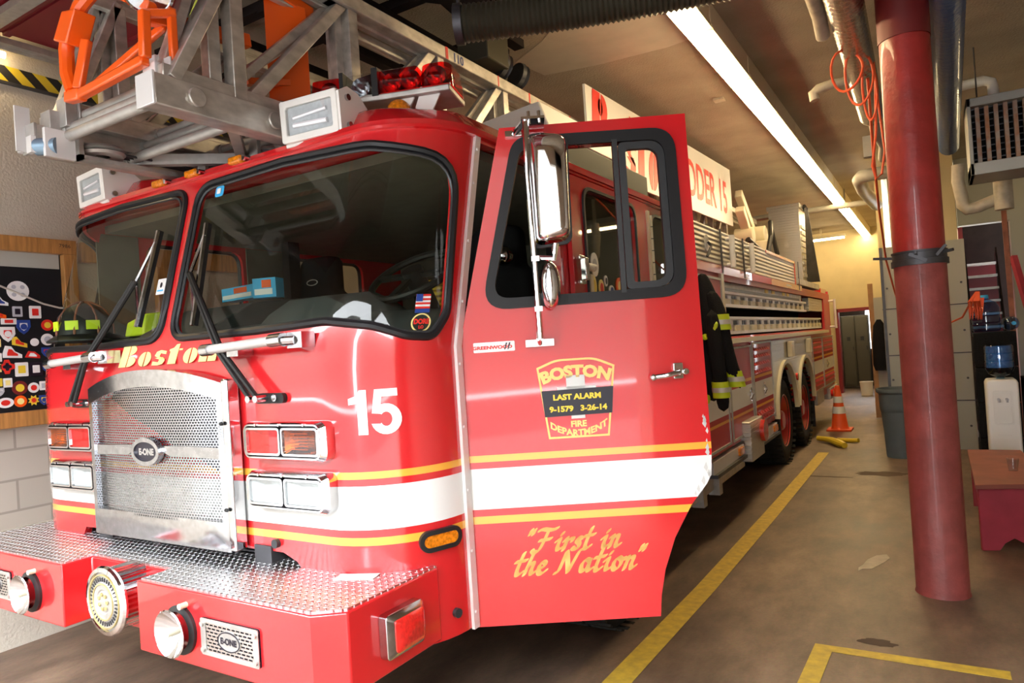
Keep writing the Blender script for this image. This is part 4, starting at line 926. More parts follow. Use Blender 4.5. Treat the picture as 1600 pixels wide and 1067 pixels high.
# aluminium surround over the tandem wheels
fend = [(8.40, .62), (8.40, 1.53), (11.40, 1.53), (11.40, .62)]
sur = [(8.40, .66), (8.44, .66)]+[p for p in reversed(arch(W1, WZ+.06, .68, 16, 5, 172))]+[p for p in reversed(arch(W2, WZ+.06, .68, 16, 8, 175))]+[(11.36, .66), (11.40, .66), (11.40, 1.53), (8.40, 1.53)]
k = MB(); sheet(k, sur, [], BS, .3, .3, .0, .02); k.build('fender_panel', 'tread_plate_side', BODY)
for c in (W1, W2):
    k = MB(); a = arch(c, WZ+.06, .70, 20, 4, 176); b = arch(c, WZ+.06, .655, 20, 4, 176)
    k.loft([[BS(p[0], p[1], .0), BS(p[0], p[1], .055), BS(q[0], q[1], .055), BS(q[0], q[1], 0)] for p, q in zip(a, b)]); k.build('fender_lip', 'cream', BODY)
for y in (9.35, 10.8): 
    k = MB(); k.fbox(BS, y, y+.16, 1.30, 1.50, .02, .09); k.build('step_light', 'cream', BODY, bevel=.01)
k = MB(); k.cyl(BS(9.88, 1.02, .02), BS(9.88, 1.02, .05), .05, seg=16); k.build('red_reflector', 'red_lens', BODY)
# wheels
def wheel(y, x=XS-.05, r=WR):
    k = MB(); prof = [(.30, 0.0), (.33, .02), (.44, .028), (.50, .01), (r, -.02), (r, -.13), (r*.985, -.135), (r*.985, -.15), (r, -.155), (r, -.26), (.50, -.29), (.33, -.29)]
    k.lathe((x, y, WZ+.01), (1, 0, 0), prof, 48); k.lathe((x-.33, y, WZ+.01), (1, 0, 0), prof, 48); T = k.build('wheel', 'tyre', TR)
    k = MB(); k.lathe((x, y, WZ+.01), (1, 0, 0), [(.325, .012), (.315, .02), (.30, -.02), (.27, -.10), (.13, -.12), (.12, -.02), (.10, .0), (.001, .0)], 36); k.build('wheel_rim', 'wheel_red', T)
    k = MB()
    for i in range(10): a = 2*PI*i/10; k.cyl((x-.12, y+.19*math.cos(a), WZ+.19*math.sin(a)), (x-.07, y+.19*math.cos(a), WZ+.19*math.sin(a)), .018, seg=8)
    k.build('lug_nuts', 'dark_steel', T) if 0 else None
    q = MB()
    for j in range(40):
        a = 2*PI*j/40
        for xx in (-.03, -.20, -.36, -.53):
            c1 = Vector((x+xx, y+math.cos(a)*(r+.004), WZ+.01+math.sin(a)*(r+.004))); q.bar(c1+Vector((-.075, 0, 0)), c1+Vector((.075, 0, 0)), .035, .012, (0, math.cos(a), math.sin(a)))
    q.build('tread_blocks', 'tyre', T)
wheel(W1); wheel(W2); wheel(3.80, XS-.02)
# sill rails with marker lamps, reflector box, mud flaps, steps
for y0, y1 in ((5.7, 6.75), (7.5, 8.38)):
    k = MB(); k.fbox(BS, y0, y1, .50, .60, -.05, .03, 0); k.fbox(BS, y0, y1, .47, .50, -.05, .06, 1); k.fbox(BS, y1-.22, y1-.05, .52, .585, .03, .05, 2); k.build('sill_rail', ['trim_alu', 'dark_steel', 'amber_lens'], BODY)
k = MB(); k.fbox(BS, 6.78, 7.32, .42, .80, -.10, .10); RB = k.build('step_box', 'tread_plate_side', BODY, bevel=.01); k = MB(); k.cyl(BS(7.25, .66, .10), BS(7.25, .66, .14), .11, seg=24); k.build('red_reflector', 'red_lens', RB)
k = MB(); k.fbox(BS, 5.6, 7.5, .25, .55, -.5, -.15); k.fbox(BS, 5.8, 5.9, .2, .5, -.2, -.1); k.fbox(BS, 6.3, 6.4, .2, .5, -.2, -.1); k.build('outrigger', 'dull_aluminium', TR)
k = MB(); k.fbox(BS, 11.42, 11.46, .15, .75, -.4, .0); k.build('mud_flap', 'black_rubber', TR)
k = MB(); k.fbox(BS, 11.6, 12.3, .45, .66, -.3, .03); k.build('step_box', 'dull_aluminium', BODY, bevel=.01)
k = MB(); k.fbox(BS, 12.9, 13.95, .42, .60, -.2, .05, 0)
for y in (13.0, 13.3, 13.6): k.cyl(BS(y, .52, .05), BS(y, .52, .09), .06, seg=14, m=1)
k.build('tail_lamp_panel', ['dull_aluminium', 'red_lens'], BODY)
k = MB(); k.cyl(BS(13.9, 1.62, .10), BS(13.9, 2.15, .10), .022, seg=10); k.cyl(BS(13.9, 1.65, 0), BS(13.9, 1.65, .1), .018, seg=8); k.cyl(BS(13.9, 2.12, 0), BS(13.9, 2.12, .1), .018, seg=8); k.build('grab_handle', 'white_paint', BODY)
k = MB(); k.box(XS-.45, XS-.05, 13.2, 13.95, 2.25, 2.33); k.build('red_cap', 'red_paint', BODY)
# chequer-plate tower cabinet near the rear, flat deck, strap
k = MB(); k.box(-2.27, -1.80, 12.2, 12.95, 2.25, 3.62); k.box(-2.29, -1.78, 12.17, 12.98, 3.62, 3.70); TC = k.build('tread_plate_cabinet', 'tread_plate_side', TR)
k = MB()
for i in range(9): k.box(-1.80, -1.785, 12.3, 12.85, 2.5+i*.1, 2.55+i*.1)
k.build('cabinet_louvre', 'dull_aluminium', TC); k = MB(); k.box(-2.05, -1.98, 12.18, 12.2, 3.0, 3.1); k.build('cabinet_latch', 'dull_aluminium', TC)
k = MB(); k.loft([[Vector((x, y, 2.28)) for x, y in roundpoly([(-2.3, 10.4, .15), (-1.62, 10.4, .15), (-1.62, 12.9, .3), (-2.3, 12.9, .3)], 4)], [Vector((x, y, 2.36)) for x, y in roundpoly([(-2.3, 10.4, .15), (-1.62, 10.4, .15), (-1.62, 12.9, .3), (-2.3, 12.9, .3)], 4)]]); k.build('rear_deck', 'dull_aluminium', BODY)
k = MB(); k.hexa([(-1.80, 12.6, 2.42), (-1.62, 12.75, 2.42), (-1.62, 12.8, 2.42), (-1.80, 12.65, 2.42), (-1.72, 12.3, 3.62), (-1.68, 12.34, 3.62), (-1.68, 12.36, 3.62), (-1.72, 12.32, 3.62)]); k.tube([(-1.70, 12.33, 3.60), (-1.75, 12.5, 3.68), (-1.775, 12.6, 3.64)], .03, 8); k.build('exhaust_strap', 'dark_steel', TR)
# ------------------------------------------------------------------ aerial ladder
LC = -2.91
LA = None
def LX(g, w): return LC+g*w
YF, YB = 1.55, 12.0
secs = [(.49, 2.645, 2.765, 3.49, 1.55, .10), (.425, 2.715, 2.80, 3.45, 1.62, .06), (.365, 2.775, 2.855, 3.41, 1.66, .055)]
m = MB(); m.box(LC-.5, LC+.5, 10.6, 12.6, 2.3, 2.62); m.cyl((LC, 11.2, 2.2), (LC, 11.2, 2.35), .6, seg=32); LADR = m.build('aerial_ladder', 'dull_aluminium', TR)
for si, (w_, z0, z1, zt, yf, th) in enumerate(secs):
    for g in (1, -1):
        x = LX(g, w_)
        m = MB()
        x0, x1 = (x-th, x) if g > 0 else (x, x+th)
        if si == 0:
            m.box(x0, x1, yf, YB, z0, z1); m.box(x0+.02, x1-.02, yf+.05, YB, z1, z1+.055)
            m.box(x0, x1, 2.50, YB, zt-.075, zt)
        else:
            m.box(x0, x1, yf, YB, z0, z1); m.box(x0+.01, x1-.01, yf+.03, YB, zt-.05, zt)
        m.build('ladder_rail', 'aluminium', LADR, bevel=.005)
        m = MB(); d = x-th/2*g
        if si == 0:
            ys = [1.95, 2.66, 3.40, 4.14, 4.88, 5.62, 6.36, 7.1, 7.84, 8.58, 9.32, 10.06]
            for i, y in enumerate(ys):
                m.bar((d, y, z1), (d, y, zt-.02), .065, .065, (0, 1, 0))
                if i: m.bar((d, ys[i-1]+.06, z1+.02), (d, y-.04, zt-.04), .055, .055, (1, 0, 0))
            m.bar((d, 1.64, z1), (d, 2.02, zt), .09, .05, (0, 1, 0)); m.bar((d, 1.95, zt-.04), (d, 2.66, zt-.04), .07, .07)
        else:
            m.bar((d, yf, z1+.004), (d, 8, z1+.004), .03, .03); y = yf+.25
            while y < 8:
                m.bar((d, y, z1), (d, y, zt-.02), .05, .06, (0, 1, 0))
                if y < 7: m.bar((d, y+.04, z1), (d, y+.68, zt-.04), .04, .035, (1, 0, 0))
                y += .74
            m.bar((d, yf+.02, z1), (d, yf+.25, zt), .05, .04, (0, 1, 0))
        m.build('ladder_truss', 'aluminium', LADR, bevel=.004)
        m = MB()
        if si == 0: m.box(x0-.005, x1+.005, yf-.012, yf, z0-.003, z1+.003)
        else: m.box(x0-.01, x1+.012, yf-.03, yf+.02, z0-.02, z1+.03); m.box(x0-.018, x1+.03, yf+.02, yf+.03, z0-.03, z1+.06)
        m.build('rail_end_plate', 'trim_alu' if g > 0 else 'dull_aluminium', LADR, bevel=.003)
    # rungs
    y = yf+.05; n = 0; zr = (z0+z1)/2-.02*(si == 0)
    while y < 5.2:
        m = MB(); m.cyl((LX(-1, w_-th), y, zr), (LX(1, w_-th), y, zr), .024, seg=12)
        m.cyl((LX(-1, w_-th), y, zr), (LX(-1, w_-th-.02), y, zr), .032, seg=12)
        m.build('ladder_rung', 'grey_tube', LADR); y += .36; n += 1
        if si and n > 3: break
# round pins on the outer rail, K bracing below
for y in (1.72, 2.10):
    m = MB(); m.cyl((LX(1, .49), y, 2.71), (LX(1, .505), y, 2.71), .038, seg=20); m.build('rail_pin', 'aluminium', LADR, bevel=.004)
m = MB()
for i in range(4):
    y = 1.95+i*.72
    m.bar((LX(-1, .40), y, 2.68), (LX(0, .0), y+.36, 2.68), .045, .05); m.bar((LX(1, .40), y, 2.68), (LX(0, 0), y+.36, 2.68), .045, .05); m.bar((LX(0, 0), y+.36, 2.68), (LX(0, 0), y+.72, 2.68), .05, .05)
m.build('cross_bracing', 'grey_tube', LADR)
for x, y in ((LX(-1, .33), 1.80), (LX(-1, .22), 2.35), (LX(1, .18), 2.35)):
    m = MB(); m.lathe((x, y, 2.655), (0, 0, 1), [(.03, 0), (.085, 0), (.095, .012), (.08, .02), (.095, .028), (.085, .04), (.03, .04)], 28); m.box(x-.03, x+.03, y-.12, y+.34, 2.62, 2.64, 1); m.box(x-.03, x+.03, y-.12, y-.10, 2.62, 2.72, 1); m.build('cable_pulley', ['grey_tube', 'dull_aluminium'], LADR)
m = MB()
for dx in (.0, .03, .06): m.tube([(LX(-1, .30+dx), 1.8, 2.675), (LX(-1, .28+dx), 3.2, 2.672), (LX(-1, .27+dx), 5, 2.67)], .006, 6); m.tube([(LX(1, .12+dx), 2.35, 2.675), (LX(1, .12+dx), 5, 2.67)], .006, 6)
m.build('steel_cable', 'dark_steel', LADR)
# side end cap, blue cylinder lamp at the tip
m = MB(); m.cyl((LX(-1, .49), 1.53, 2.65), (LX(-1, .49), 1.53, 2.83), .014, seg=10); m.box(LX(-1, .47), LX(-1, .46), 1.50, 1.56, 2.65, 2.85); m.build('tip_guard', 'trim_alu', LADR)
m = MB(); m.cyl((LX(-1, .29), 1.50, 2.63), (LX(-1, .22), 1.55, 2.63), .036, seg=20); m.build('hose_fitting', 'fitting_blue', LADR); m = MB(); m.box(LX(-1, .31), LX(-1, .27), 1.47, 1.49, 2.60, 2.67); m.box(LX(-1, .235), LX(-1, .215), 1.50, 1.62, 2.58, 2.70); m.build('fitting_clamp', 'trim_alu', LADR)
# orange platform frame at the tip
O = MB(); y = 1.57
O.tube([(-3.02, y, 2.84), (-3.055, y, 2.92), (-3.055, y, 3.02), (-3.04, y, 3.07), (-2.93, y, 3.17), (-2.86, y+.03, 3.24)], .03, 10)
O.build('orange_arm', 'orange_paint', LADR)
m = MB(); m.hexa([(-3.08, y-.04, 3.06), (-2.98, y-.04, 3.02), (-2.98, y+.05, 3.02), (-3.08, y+.05, 3.06), (-3.00, y-.04, 3.16), (-2.90, y-.04, 3.14), (-2.90, y+.05, 3.14), (-3.00, y+.05, 3.16)]); m.bar((-2.98, y, 2.84), (-2.93, y+.02, 3.04), .03, .04); m.build('arm_bracket', 'orange_paint', LADR, bevel=.006)
m = MB(); m.bar((-3.06, y, 2.825), (-2.95, y, 2.812), .045, .05); m.bar((-2.97, y, 2.812), (-2.50, y, 2.832), .04, .038); m.bar((-2.93, y+.02, 2.83), (-2.55, y+.12, 3.02), .025, .035); m.build('orange_crossbar', 'orange_paint', LADR, bevel=.008)
m = MB(); m.bar((-2.50, y, 2.84), (-2.49, y, 3.02), .036, .036, (0, 1, 0)); m.bar((-2.47, y+.10, 2.84), (-2.47, y+.10, 3.06), .025, .032, (0, 1, 0)); m.bar((-2.50, y, 3.01), (-2.46, y+.11, 3.04), .03, .03); m.build('orange_post', 'orange_paint', LADR, bevel=.006)
m = MB(); m.bar((-2.56, 1.60, 3.035), (-2.56, 2.10, 3.10), .045, .06); m.bar((-2.86, 1.60, 3.25), (-2.5, 1.62, 3.05), .04, .06, (0, 1, 0)); m.bar((-2.57, 2.2, 3.42), (-2.57, 2.50, 3.375), .045, .06); m.build('orange_rail', 'orange_paint', LADR, bevel=.006)
m = MB(); m.hexa([(-2.63, 2.26, 2.90), (-2.53, 2.42, 2.90), (-2.53, 2.43, 2.90), (-2.63, 2.27, 2.90), (-2.63, 2.26, 3.40), (-2.53, 2.42, 3.37), (-2.53, 2.43, 3.37), (-2.63, 2.27, 3.40)])
m.bar((-2.60, 2.1, 2.93), (-2.60, 2.45, 3.02), .05, .03); m.build('orange_panel', 'orange_paint', LADR, bevel=.004)
# spotlight under the tip handle
m = MB(); o = Vector((-2.505, 1.60, 3.125)); a = Vector((.45, -.55, -.55)).normalized(); m.lathe(o, a, [(.02, -.10), (.07, -.08), (.095, -.02), (.10, .02), (.092, .03), (.085, .022)], 32); SPT = m.build('spotlight', 'chrome', LADR); m = MB(); m.lathe(o, a, [(.088, .024), (.05, .032), (.001, .035)], 32); m.build('spotlight_glass', 'worn_chrome', SPT)
# yellow-green plate
m = MB(); fr = frame((-2.70, 1.90, 3.17), (.97, .1, .2), (-.25, 0, .97), (0, -1, 0)); m.fbox(fr, -.02, .10, 0, .26, 0, .01, 0); text(m, 'DANGER', fr, .045, .05, .03, .001, off=.014, m=1) if 0 else m.fbox(fr, .01, .07, .05, .055, .01, .011, 1); m.fbox(fr, .01, .06, .07, .10, .01, .011, 1); m.build('lime_plate', ['pack_green', 'decal_black'], LADR)
# length marks on the top rail
fr = SIDE(LX(1, .49))
for s_, y_, z_, h_, mi in (('110', 3.56, 3.425, .075, 'decal_blue'), ('100', 4.60, 3.425, .06, 'decal_red')):
    m = MB(); text(m, s_, fr, y_, z_, h_, .002, off=.002); m.build('length_number', mi, LADR)
for y_, w_ in ((3.43, .025), (4.44, .015), (4.02, .01), (5.1, .01)):
    m = MB(); m.fbox(fr, y_, y_+w_, 3.416, 3.489, 0, .002); m.build('length_mark', 'decal_red', LADR)
# name boards on the side of the ladder
m = MB(); fx = SIDE(-2.30); m.prism([(5.17, 3.05), (9.85, 3.12), (9.85, 3.90), (5.17, 3.74)], fx, -.02, .0); SB = m.build('name_board', 'white_paint', LADR)
m = MB(); x = 5.18
xx = 5.22
for ch in 'Boston': xx += stencil(ch, m, fx, xx, 3.12, .62, .14, .62, off=.004)*.62*.62+.01
text(m, 'BOSTON', fx, 6.25, 3.66, .07, .002, off=.004); text(m, 'LADDER 15', fx, 8.45, 3.26, .60, .008, sx=.76, off=.004)
m.prism(ell(5.45, 3.62, .05, .07), fx, 0, .004); m.build('board_lettering', 'decal_red', SB)
# turret mechanism between the ladder and the cabinet
m = MB(); m.bar((-2.2, 9.85, 3.35), (-2.2, 10.55, 2.75), .12, .10); m.bar((-2.25, 10.05, 3.6), (-2.25, 11.15, 2.9), .10, .12); m.cyl((-2.35, 10.15, 3.0), (-2.1, 10.15, 3.0), .12, seg=20); m.cyl((-2.1, 10.55, 2.6), (-2.1, 10.55, 2.95), .11, seg=20); m.cyl((-2.35, 10.75, 3.05), (-2.05, 10.75, 3.05), .15, seg=20); m.build('turret_mount', 'cream', LADR, bevel=.01)
m = MB(); m.tube([(-2.0, 10.45, 2.7), (-1.95, 10.55, 3.0), (-2.0, 10.85, 3.25), (-2.05, 11.15, 3.2), (-2.0, 11.25, 2.8)], .035, 8); m.tube([(-2.1, 9.75, 2.9), (-2.0, 10.05, 2.75), (-2.05, 10.35, 2.7)], .04, 8); m.build('hydraulic_hose', 'black_rubber', LADR)
# left-over gear seen under the ladder on the roof
m = MB()
for i, x in enumerate((-3.42, -3.28, -3.17)): m.loft([[Vector((x-.05, 2.42, 2.62)), Vector((x+.06, 2.44, 2.62)), Vector((x+.03, 2.5, 2.62))], [Vector((x, 2.42, 2.74))]*3], cap=False)
m.build('roof_bracket', 'dull_aluminium', TR)
m = MB()
for i in range(4): m.tube([(-3.12+.03*i, 2.50, 2.60), (-3.05+.03*i, 2.46, 2.68), (-2.95+.03*i, 2.50, 2.70), (-2.88+.03*i, 2.6, 2.66)], .016, 6)
m.build('roof_hose', 'decal_gold', TR)
# ------------------------------------------------------------------ the building
def floor_mat():
    m = mat('floor_concrete', (0.2, 0.15, 0.12), 0.5); t = m.node_tree; b = t.nodes['Principled BSDF']; n = t.nodes
    g = n.new('ShaderNodeNewGeometry')
    vm = n.new('ShaderNodeVectorMath'); vm.operation = 'MULTIPLY'; vm.inputs[1].default_value = (1.0, .45, 1); t.links.new(g.outputs['Position'], vm.inputs[0])
    t1 = n.new('ShaderNodeTexNoise'); t1.inputs['Scale'].default_value = 1.6; t1.inputs['Detail'].default_value = 8; t1.inputs['Roughness'].default_value = .62; t.links.new(vm.outputs[0], t1.inputs['Vector'])
    r = n.new('ShaderNodeValToRGB'); e = r.color_ramp.elements; e[0].position = .36; e[0].color = (.105, .065, .046, 1); e[1].position = .66; e[1].color = (.34, .235, .165, 1); x = e.new(.5); x.color = (.21, .14, .098, 1)
    t.links.new(t1.outputs['Fac'], r.inputs[0])
    t2 = n.new('ShaderNodeTexNoise'); t2.inputs['Scale'].default_value = 60; t2.inputs['Detail'].default_value = 3; t.links.new(g.outputs['Position'], t2.inputs['Vector'])
    mx = n.new('ShaderNodeMix'); mx.data_type = 'RGBA'; mx.blend_type = 'MULTIPLY'; mx.inputs[0].default_value = .35; t.links.new(r.outputs[0], mx.inputs[6]); t.links.new(t2.outputs['Color'], mx.inputs[7])
    t3 = n.new('ShaderNodeTexNoise'); t3.inputs['Scale'].default_value = 5.5; t3.inputs['Detail'].default_value = 6; t3.inputs['Roughness'].default_value = .7; t.links.new(vm.outputs[0], t3.inputs['Vector'])
    r3 = n.new('ShaderNodeValToRGB'); q = r3.color_ramp.elements; q[0].position = .33; q[0].color = (.45, .40, .38, 1); q[1].position = .60; q[1].color = (1, .98, .95, 1); t.links.new(t3.outputs['Fac'], r3.inputs[0])
    m3 = n.new('ShaderNodeMix'); m3.data_type = 'RGBA'; m3.blend_type = 'MULTIPLY'; m3.inputs[0].default_value = .75; t.links.new(mx.outputs[2], m3.inputs[6]); t.links.new(r3.outputs[0], m3.inputs[7])
    t.links.new(m3.outputs[2], b.inputs['Base Color'])
    rr = n.new('ShaderNodeMapRange'); rr.inputs[3].default_value = .32; rr.inputs[4].default_value = .62; t.links.new(t1.outputs['Fac'], rr.inputs[0]); t.links.new(rr.outputs[0], b.inputs['Roughness'])
    bp = n.new('ShaderNodeBump'); bp.inputs['Strength'].default_value = .12; bp.inputs['Distance'].default_value = .01; t.links.new(t2.outputs['Fac'], bp.inputs['Height']); t.links.new(bp.outputs[0], b.inputs['Normal'])
floor_mat()
mat('plaster_ceiling', (0.40, 0.345, 0.26), 0.85, noise=0.25, nscale=2.2, bump=0.9, bscale=55)
mat('plaster_patch', (0.50, 0.45, 0.37), 0.8, noise=0.12, nscale=6)
mat('plaster_wall', (0.55, 0.50, 0.42), 0.85, noise=0.1, nscale=3, bump=0.5, bscale=60)
mat('back_plaster', (0.62, 0.52, 0.30), 0.75, noise=0.12, nscale=3)
mat('pavement', (0.17, 0.165, 0.155), 0.8, noise=0.2); mat('street_brick', (0.15, 0.135, 0.12), 0.9, noise=0.3); mat('asphalt', (0.05, 0.05, 0.05), 0.9)
def block_mat():
    m = MAT['block_wall']; t = m.node_tree; b = t.nodes['Principled BSDF']
    g = t.nodes.new('ShaderNodeNewGeometry'); s = t.nodes.new('ShaderNodeSeparateXYZ'); t.links.new(g.outputs['Position'], s.inputs[0]); c = t.nodes.new('ShaderNodeCombineXYZ')
    t.links.new(s.outputs[1], c.inputs[0]); t.links.new(s.outputs[2], c.inputs[1])
    k = t.nodes.new('ShaderNodeTexBrick'); k.inputs['Scale'].default_value = 1.0; k.inputs['Brick Width'].default_value = .40; k.inputs['Row Height'].default_value = .20; k.inputs['Mortar Size'].default_value = .008
    k.inputs['Color1'].default_value = (.46, .42, .36, 1); k.inputs['Color2'].default_value = (.42, .385, .33, 1); k.inputs['Mortar'].default_value = (.30, .27, .23, 1)
    t.links.new(c.outputs[0], k.inputs['Vector']); t.links.new(k.outputs['Color'], b.inputs['Base Color'])
block_mat()
m = mat('hazard_stripe', (0.8, 0.6, 0.03), 0.5); t = m.node_tree; g = t.nodes.new('ShaderNodeNewGeometry'); s = t.nodes.new('ShaderNodeSeparateXYZ'); t.links.new(g.outputs['Position'], s.inputs[0])
f_ = node_math(t, 'GREATER_THAN', node_math(t, 'FRACT', node_math(t, 'DIVIDE', node_math(t, 'ADD', node_math(t, 'ADD', s.outputs[1], s.outputs[2]), 20.05), .165)), .5)
mx = t.nodes.new('ShaderNodeMix'); mx.data_type = 'RGBA'; mx.inputs[6].default_value = (.62, .45, .03, 1); mx.inputs[7].default_value = (.012, .011, .012, 1); t.links.new(f_, mx.inputs[0]); t.links.new(mx.outputs[2], t.nodes['Principled BSDF'].inputs['Base Color'])

CH = 3.98; WL = -5.2; WRt = 3.2; YW = -0.35
def sbox(name, mt, *a, bevel=0):
    k = MB(); k.box(*a); return struct(k.build(name, mt, bevel=bevel, smooth=0))
sbox('floor', 'floor_concrete', WL-.2, WRt+.2, YW-.2, 21.2, -.12, 0)
sbox('ceiling', 'plaster_ceiling', WL-.2, WRt+.2, YW-.2, 21.2, CH, CH+.15)
sbox('wall_left', 'plaster_wall', WL-.2, WL, YW, 18.9, 1.33, CH); sbox('trim_1', 'block_wall', WL-.2, WL+.001, YW, 18.9, 0, 1.33)
sbox('trim_2', 'plaster_wall', WL, WL+.22, YW, 9, 0, .69)
sbox('wall_right', 'plaster_wall', WRt, WRt+.2, YW, 12.4, 0, CH)
k = MB(); k.box(WL, -2.06, 18.9, 19.1, 0, CH); k.box(-1.29, .4, 18.9, 19.1, 0, CH); k.box(-2.06, -1.29, 18.9, 19.1, 2.0, CH); struct(k.build('wall_back', 'back_plaster', smooth=0))
k = MB(); k.box(WL, WL+.05, YW-.2, YW, 0, CH); k.box(1.5, WRt, YW-.2, YW, 0, CH); k.box(WL, WRt, YW-.2, YW, 3.34, CH); struct(k.build('wall_front', 'plaster_wall', smooth=0))
k = MB(); k.box(.36, WRt, 12.2, 12.4, 3.0, CH); k.box(.98, WRt, 12.2, 12.4, 0, 3.0); struct(k.build('wall_partition', 'board_grey', smooth=0))
sbox('wall_side', 'back_plaster', -.70, -.60, 12.4, 18.9, 0, CH)
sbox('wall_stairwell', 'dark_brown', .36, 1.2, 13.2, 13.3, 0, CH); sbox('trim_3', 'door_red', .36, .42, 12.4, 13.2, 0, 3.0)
# pier clad in boards, narrower plaster shaft above
sbox('wall_pier', 'back_plaster', -.44, .30, 10.5, 12.4, 2.62, CH)
k = MB(); k.box(-.58, .36, 10.4, 12.4, 0, 2.64); struct(k.build('trim_4', 'board_grey', bevel=.005))
k = MB()
for z in (.62, 1.22, 1.83): k.box(-.59, .37, 10.393, 10.40, z-.008, z+.006)
for z in (.3, .9, 1.5, 2.1):
    for x in (-.52, .30): k.cyl((x, 10.385, z), (x, 10.4, z), .014, seg=8)
k.box(-.585, -.55, 10.392, 10.402, 0, 2.64); struct(k.build('trim_5', 'dark_steel'))
# back doorway and the dim room behind
k = MB(); k.box(-2.12, -2.04, 18.84, 19.14, 0, 2.06); k.box(-1.31, -1.23, 18.84, 19.14, 0, 2.06); k.box(-2.12, -1.23, 18.84, 19.14, 1.99, 2.07); struct(k.build('door_1', 'door_red', smooth=0))
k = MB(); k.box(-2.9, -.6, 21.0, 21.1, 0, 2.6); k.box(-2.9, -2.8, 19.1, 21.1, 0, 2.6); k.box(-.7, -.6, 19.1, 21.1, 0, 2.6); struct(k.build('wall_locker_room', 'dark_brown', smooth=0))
k = MB(); k.box(-1.60, -1.42, 20.9, 20.95, 1.0, 2.05); k.box(-1.72, -1.42, 20.9, 20.95, 2.1, 2.16); struct(k.build('window_1', 'window_glow', smooth=0))
for i in range(3):
    k = MB(); x = -2.45+i*.32; k.box(x, x+.31, 20.2, 20.6, 0.05, 1.9); k.box(x+.02, x+.29, 20.18, 20.2, .1, 1.86, 0); o = k.build('locker', 'locker_brown', bevel=.006)
    q = MB(); q.box(x+.25, x+.27, 20.16, 20.18, 1.0, 1.1); q.build('locker_handle', 'black_plastic', o); q = MB(); q.box(x+.12, x+.2, 20.165, 20.18, 1.25, 1.35); q.build('locker_vent', 'black_plastic', o)
    tag(o, ('leftmost', 'middle', 'rightmost')[i]+' of the three dark brown lockers beyond the back doorway', 'locker', 'dark lockers beyond the back doorway')
k = MB(); k.lathe((-1.47, 18.2, 0), (0, 0, 1), [(.001, 0), (.12, 0), (.14, .30), (.147, .30), (.147, .32), (.135, .32), (.115, .01), (.001, .01)], 24); o = k.build('plastic_bucket', 'white_paint'); tag(o, 'dirty white plastic bucket on the floor right of the back doorway', 'bucket')
# street outside the open bay
sbox('street_pavement', 'pavement', -20, 20, -7, YW-.2, -.14, -.01); sbox('street_road', 'asphalt', -30, 30, -17, -7, -.16, -.03)
k = MB(); k.box(-30, -1.6, -24, -18.5, 0, 13.0); k.box(0.5, 30, -24, -18.5, 0, 12.0); struct(k.build('street_buildings', 'street_brick', smooth=0))

# floor markings
def line(name, pts, wd):
    k = MB(); L = []
    for i, p in enumerate(pts):
        a = Vector(pts[max(i-1, 0)]); b = Vector(pts[min(i+1, len(pts)-1)]); d = (b-a).normalized(); n = Vector((-d.y, d.x))
        L.append([(p[0]+n.x*wd/2, p[1]+n.y*wd/2, .0015), (p[0]-n.x*wd/2, p[1]-n.y*wd/2, .0015), (p[0]-n.x*wd/2, p[1]-n.y*wd/2, .003), (p[0]+n.x*wd/2, p[1]+n.y*wd/2, .003)])
    k.loft([[Vector(q) for q in r] for r in L]); return struct(k.build(name, 'yellow_line', smooth=0))
line('trim_6', [(-1.42, .5), (-1.42, 3.1), (-1.385, 4.5), (-1.37, 6.5), (-1.365, 9.95)], .13)
k = MB(); k.hexa([(-.66, 3.2, .001), (-.57, 3.2, .001), (-.55, 3.9, .001), (-.64, 3.9, .001), (-.66, 3.2, .003), (-.57, 3.2, .003), (-.55, 3.9, .003), (-.64, 3.9, .003)])
k.hexa([(-.56, 3.83, .0012), (.195, 3.83, .0012), (.195, 3.915, .0012), (-.56, 3.90, .0012), (-.56, 3.83, .0032), (.195, 3.83, .0032), (.195, 3.915, .0032), (-.56, 3.90, .0032)]); struct(k.build('trim_7', 'yellow_line', smooth=0))
k = MB(); k.loft([[Vector((x, y, z)) for x, y in [(-.545, 5.17), (-.525, 5.22), (-.47, 5.24), (-.43, 5.34), (-.40, 5.42), (-.375, 5.52), (-.40, 5.60), (-.46, 5.56), (-.51, 5.44), (-.53, 5.30), (-.55, 5.24)]] for z in (.001, .003)]); struct(k.build('trim_8', 'pipe_cream'))

mat('oil_stain', (0.10, 0.072, 0.055), 0.7, spec=0.1)
def stain(name, cx_, cy_, a_, b_, sd):
    rn = random.Random(sd); P = []
    for i in range(28):
        q = 2*PI*i/28; r_ = .75+.35*rn.random(); P.append((cx_+a_*math.cos(q)*r_, cy_+b_*math.sin(q)*r_))
    k = MB(); k.loft([[Vector((x, y, z)) for x, y in P] for z in (.0008, .0018)]); return struct(k.build(name, 'oil_stain', smooth=0))
stain('trim_12', -.60, 8.62, .28, .14, 1); stain('trim_13', -.36, 4.03, .09, .05, 2); stain('trim_14', -1.1, 8.35, .25, .03, 3)
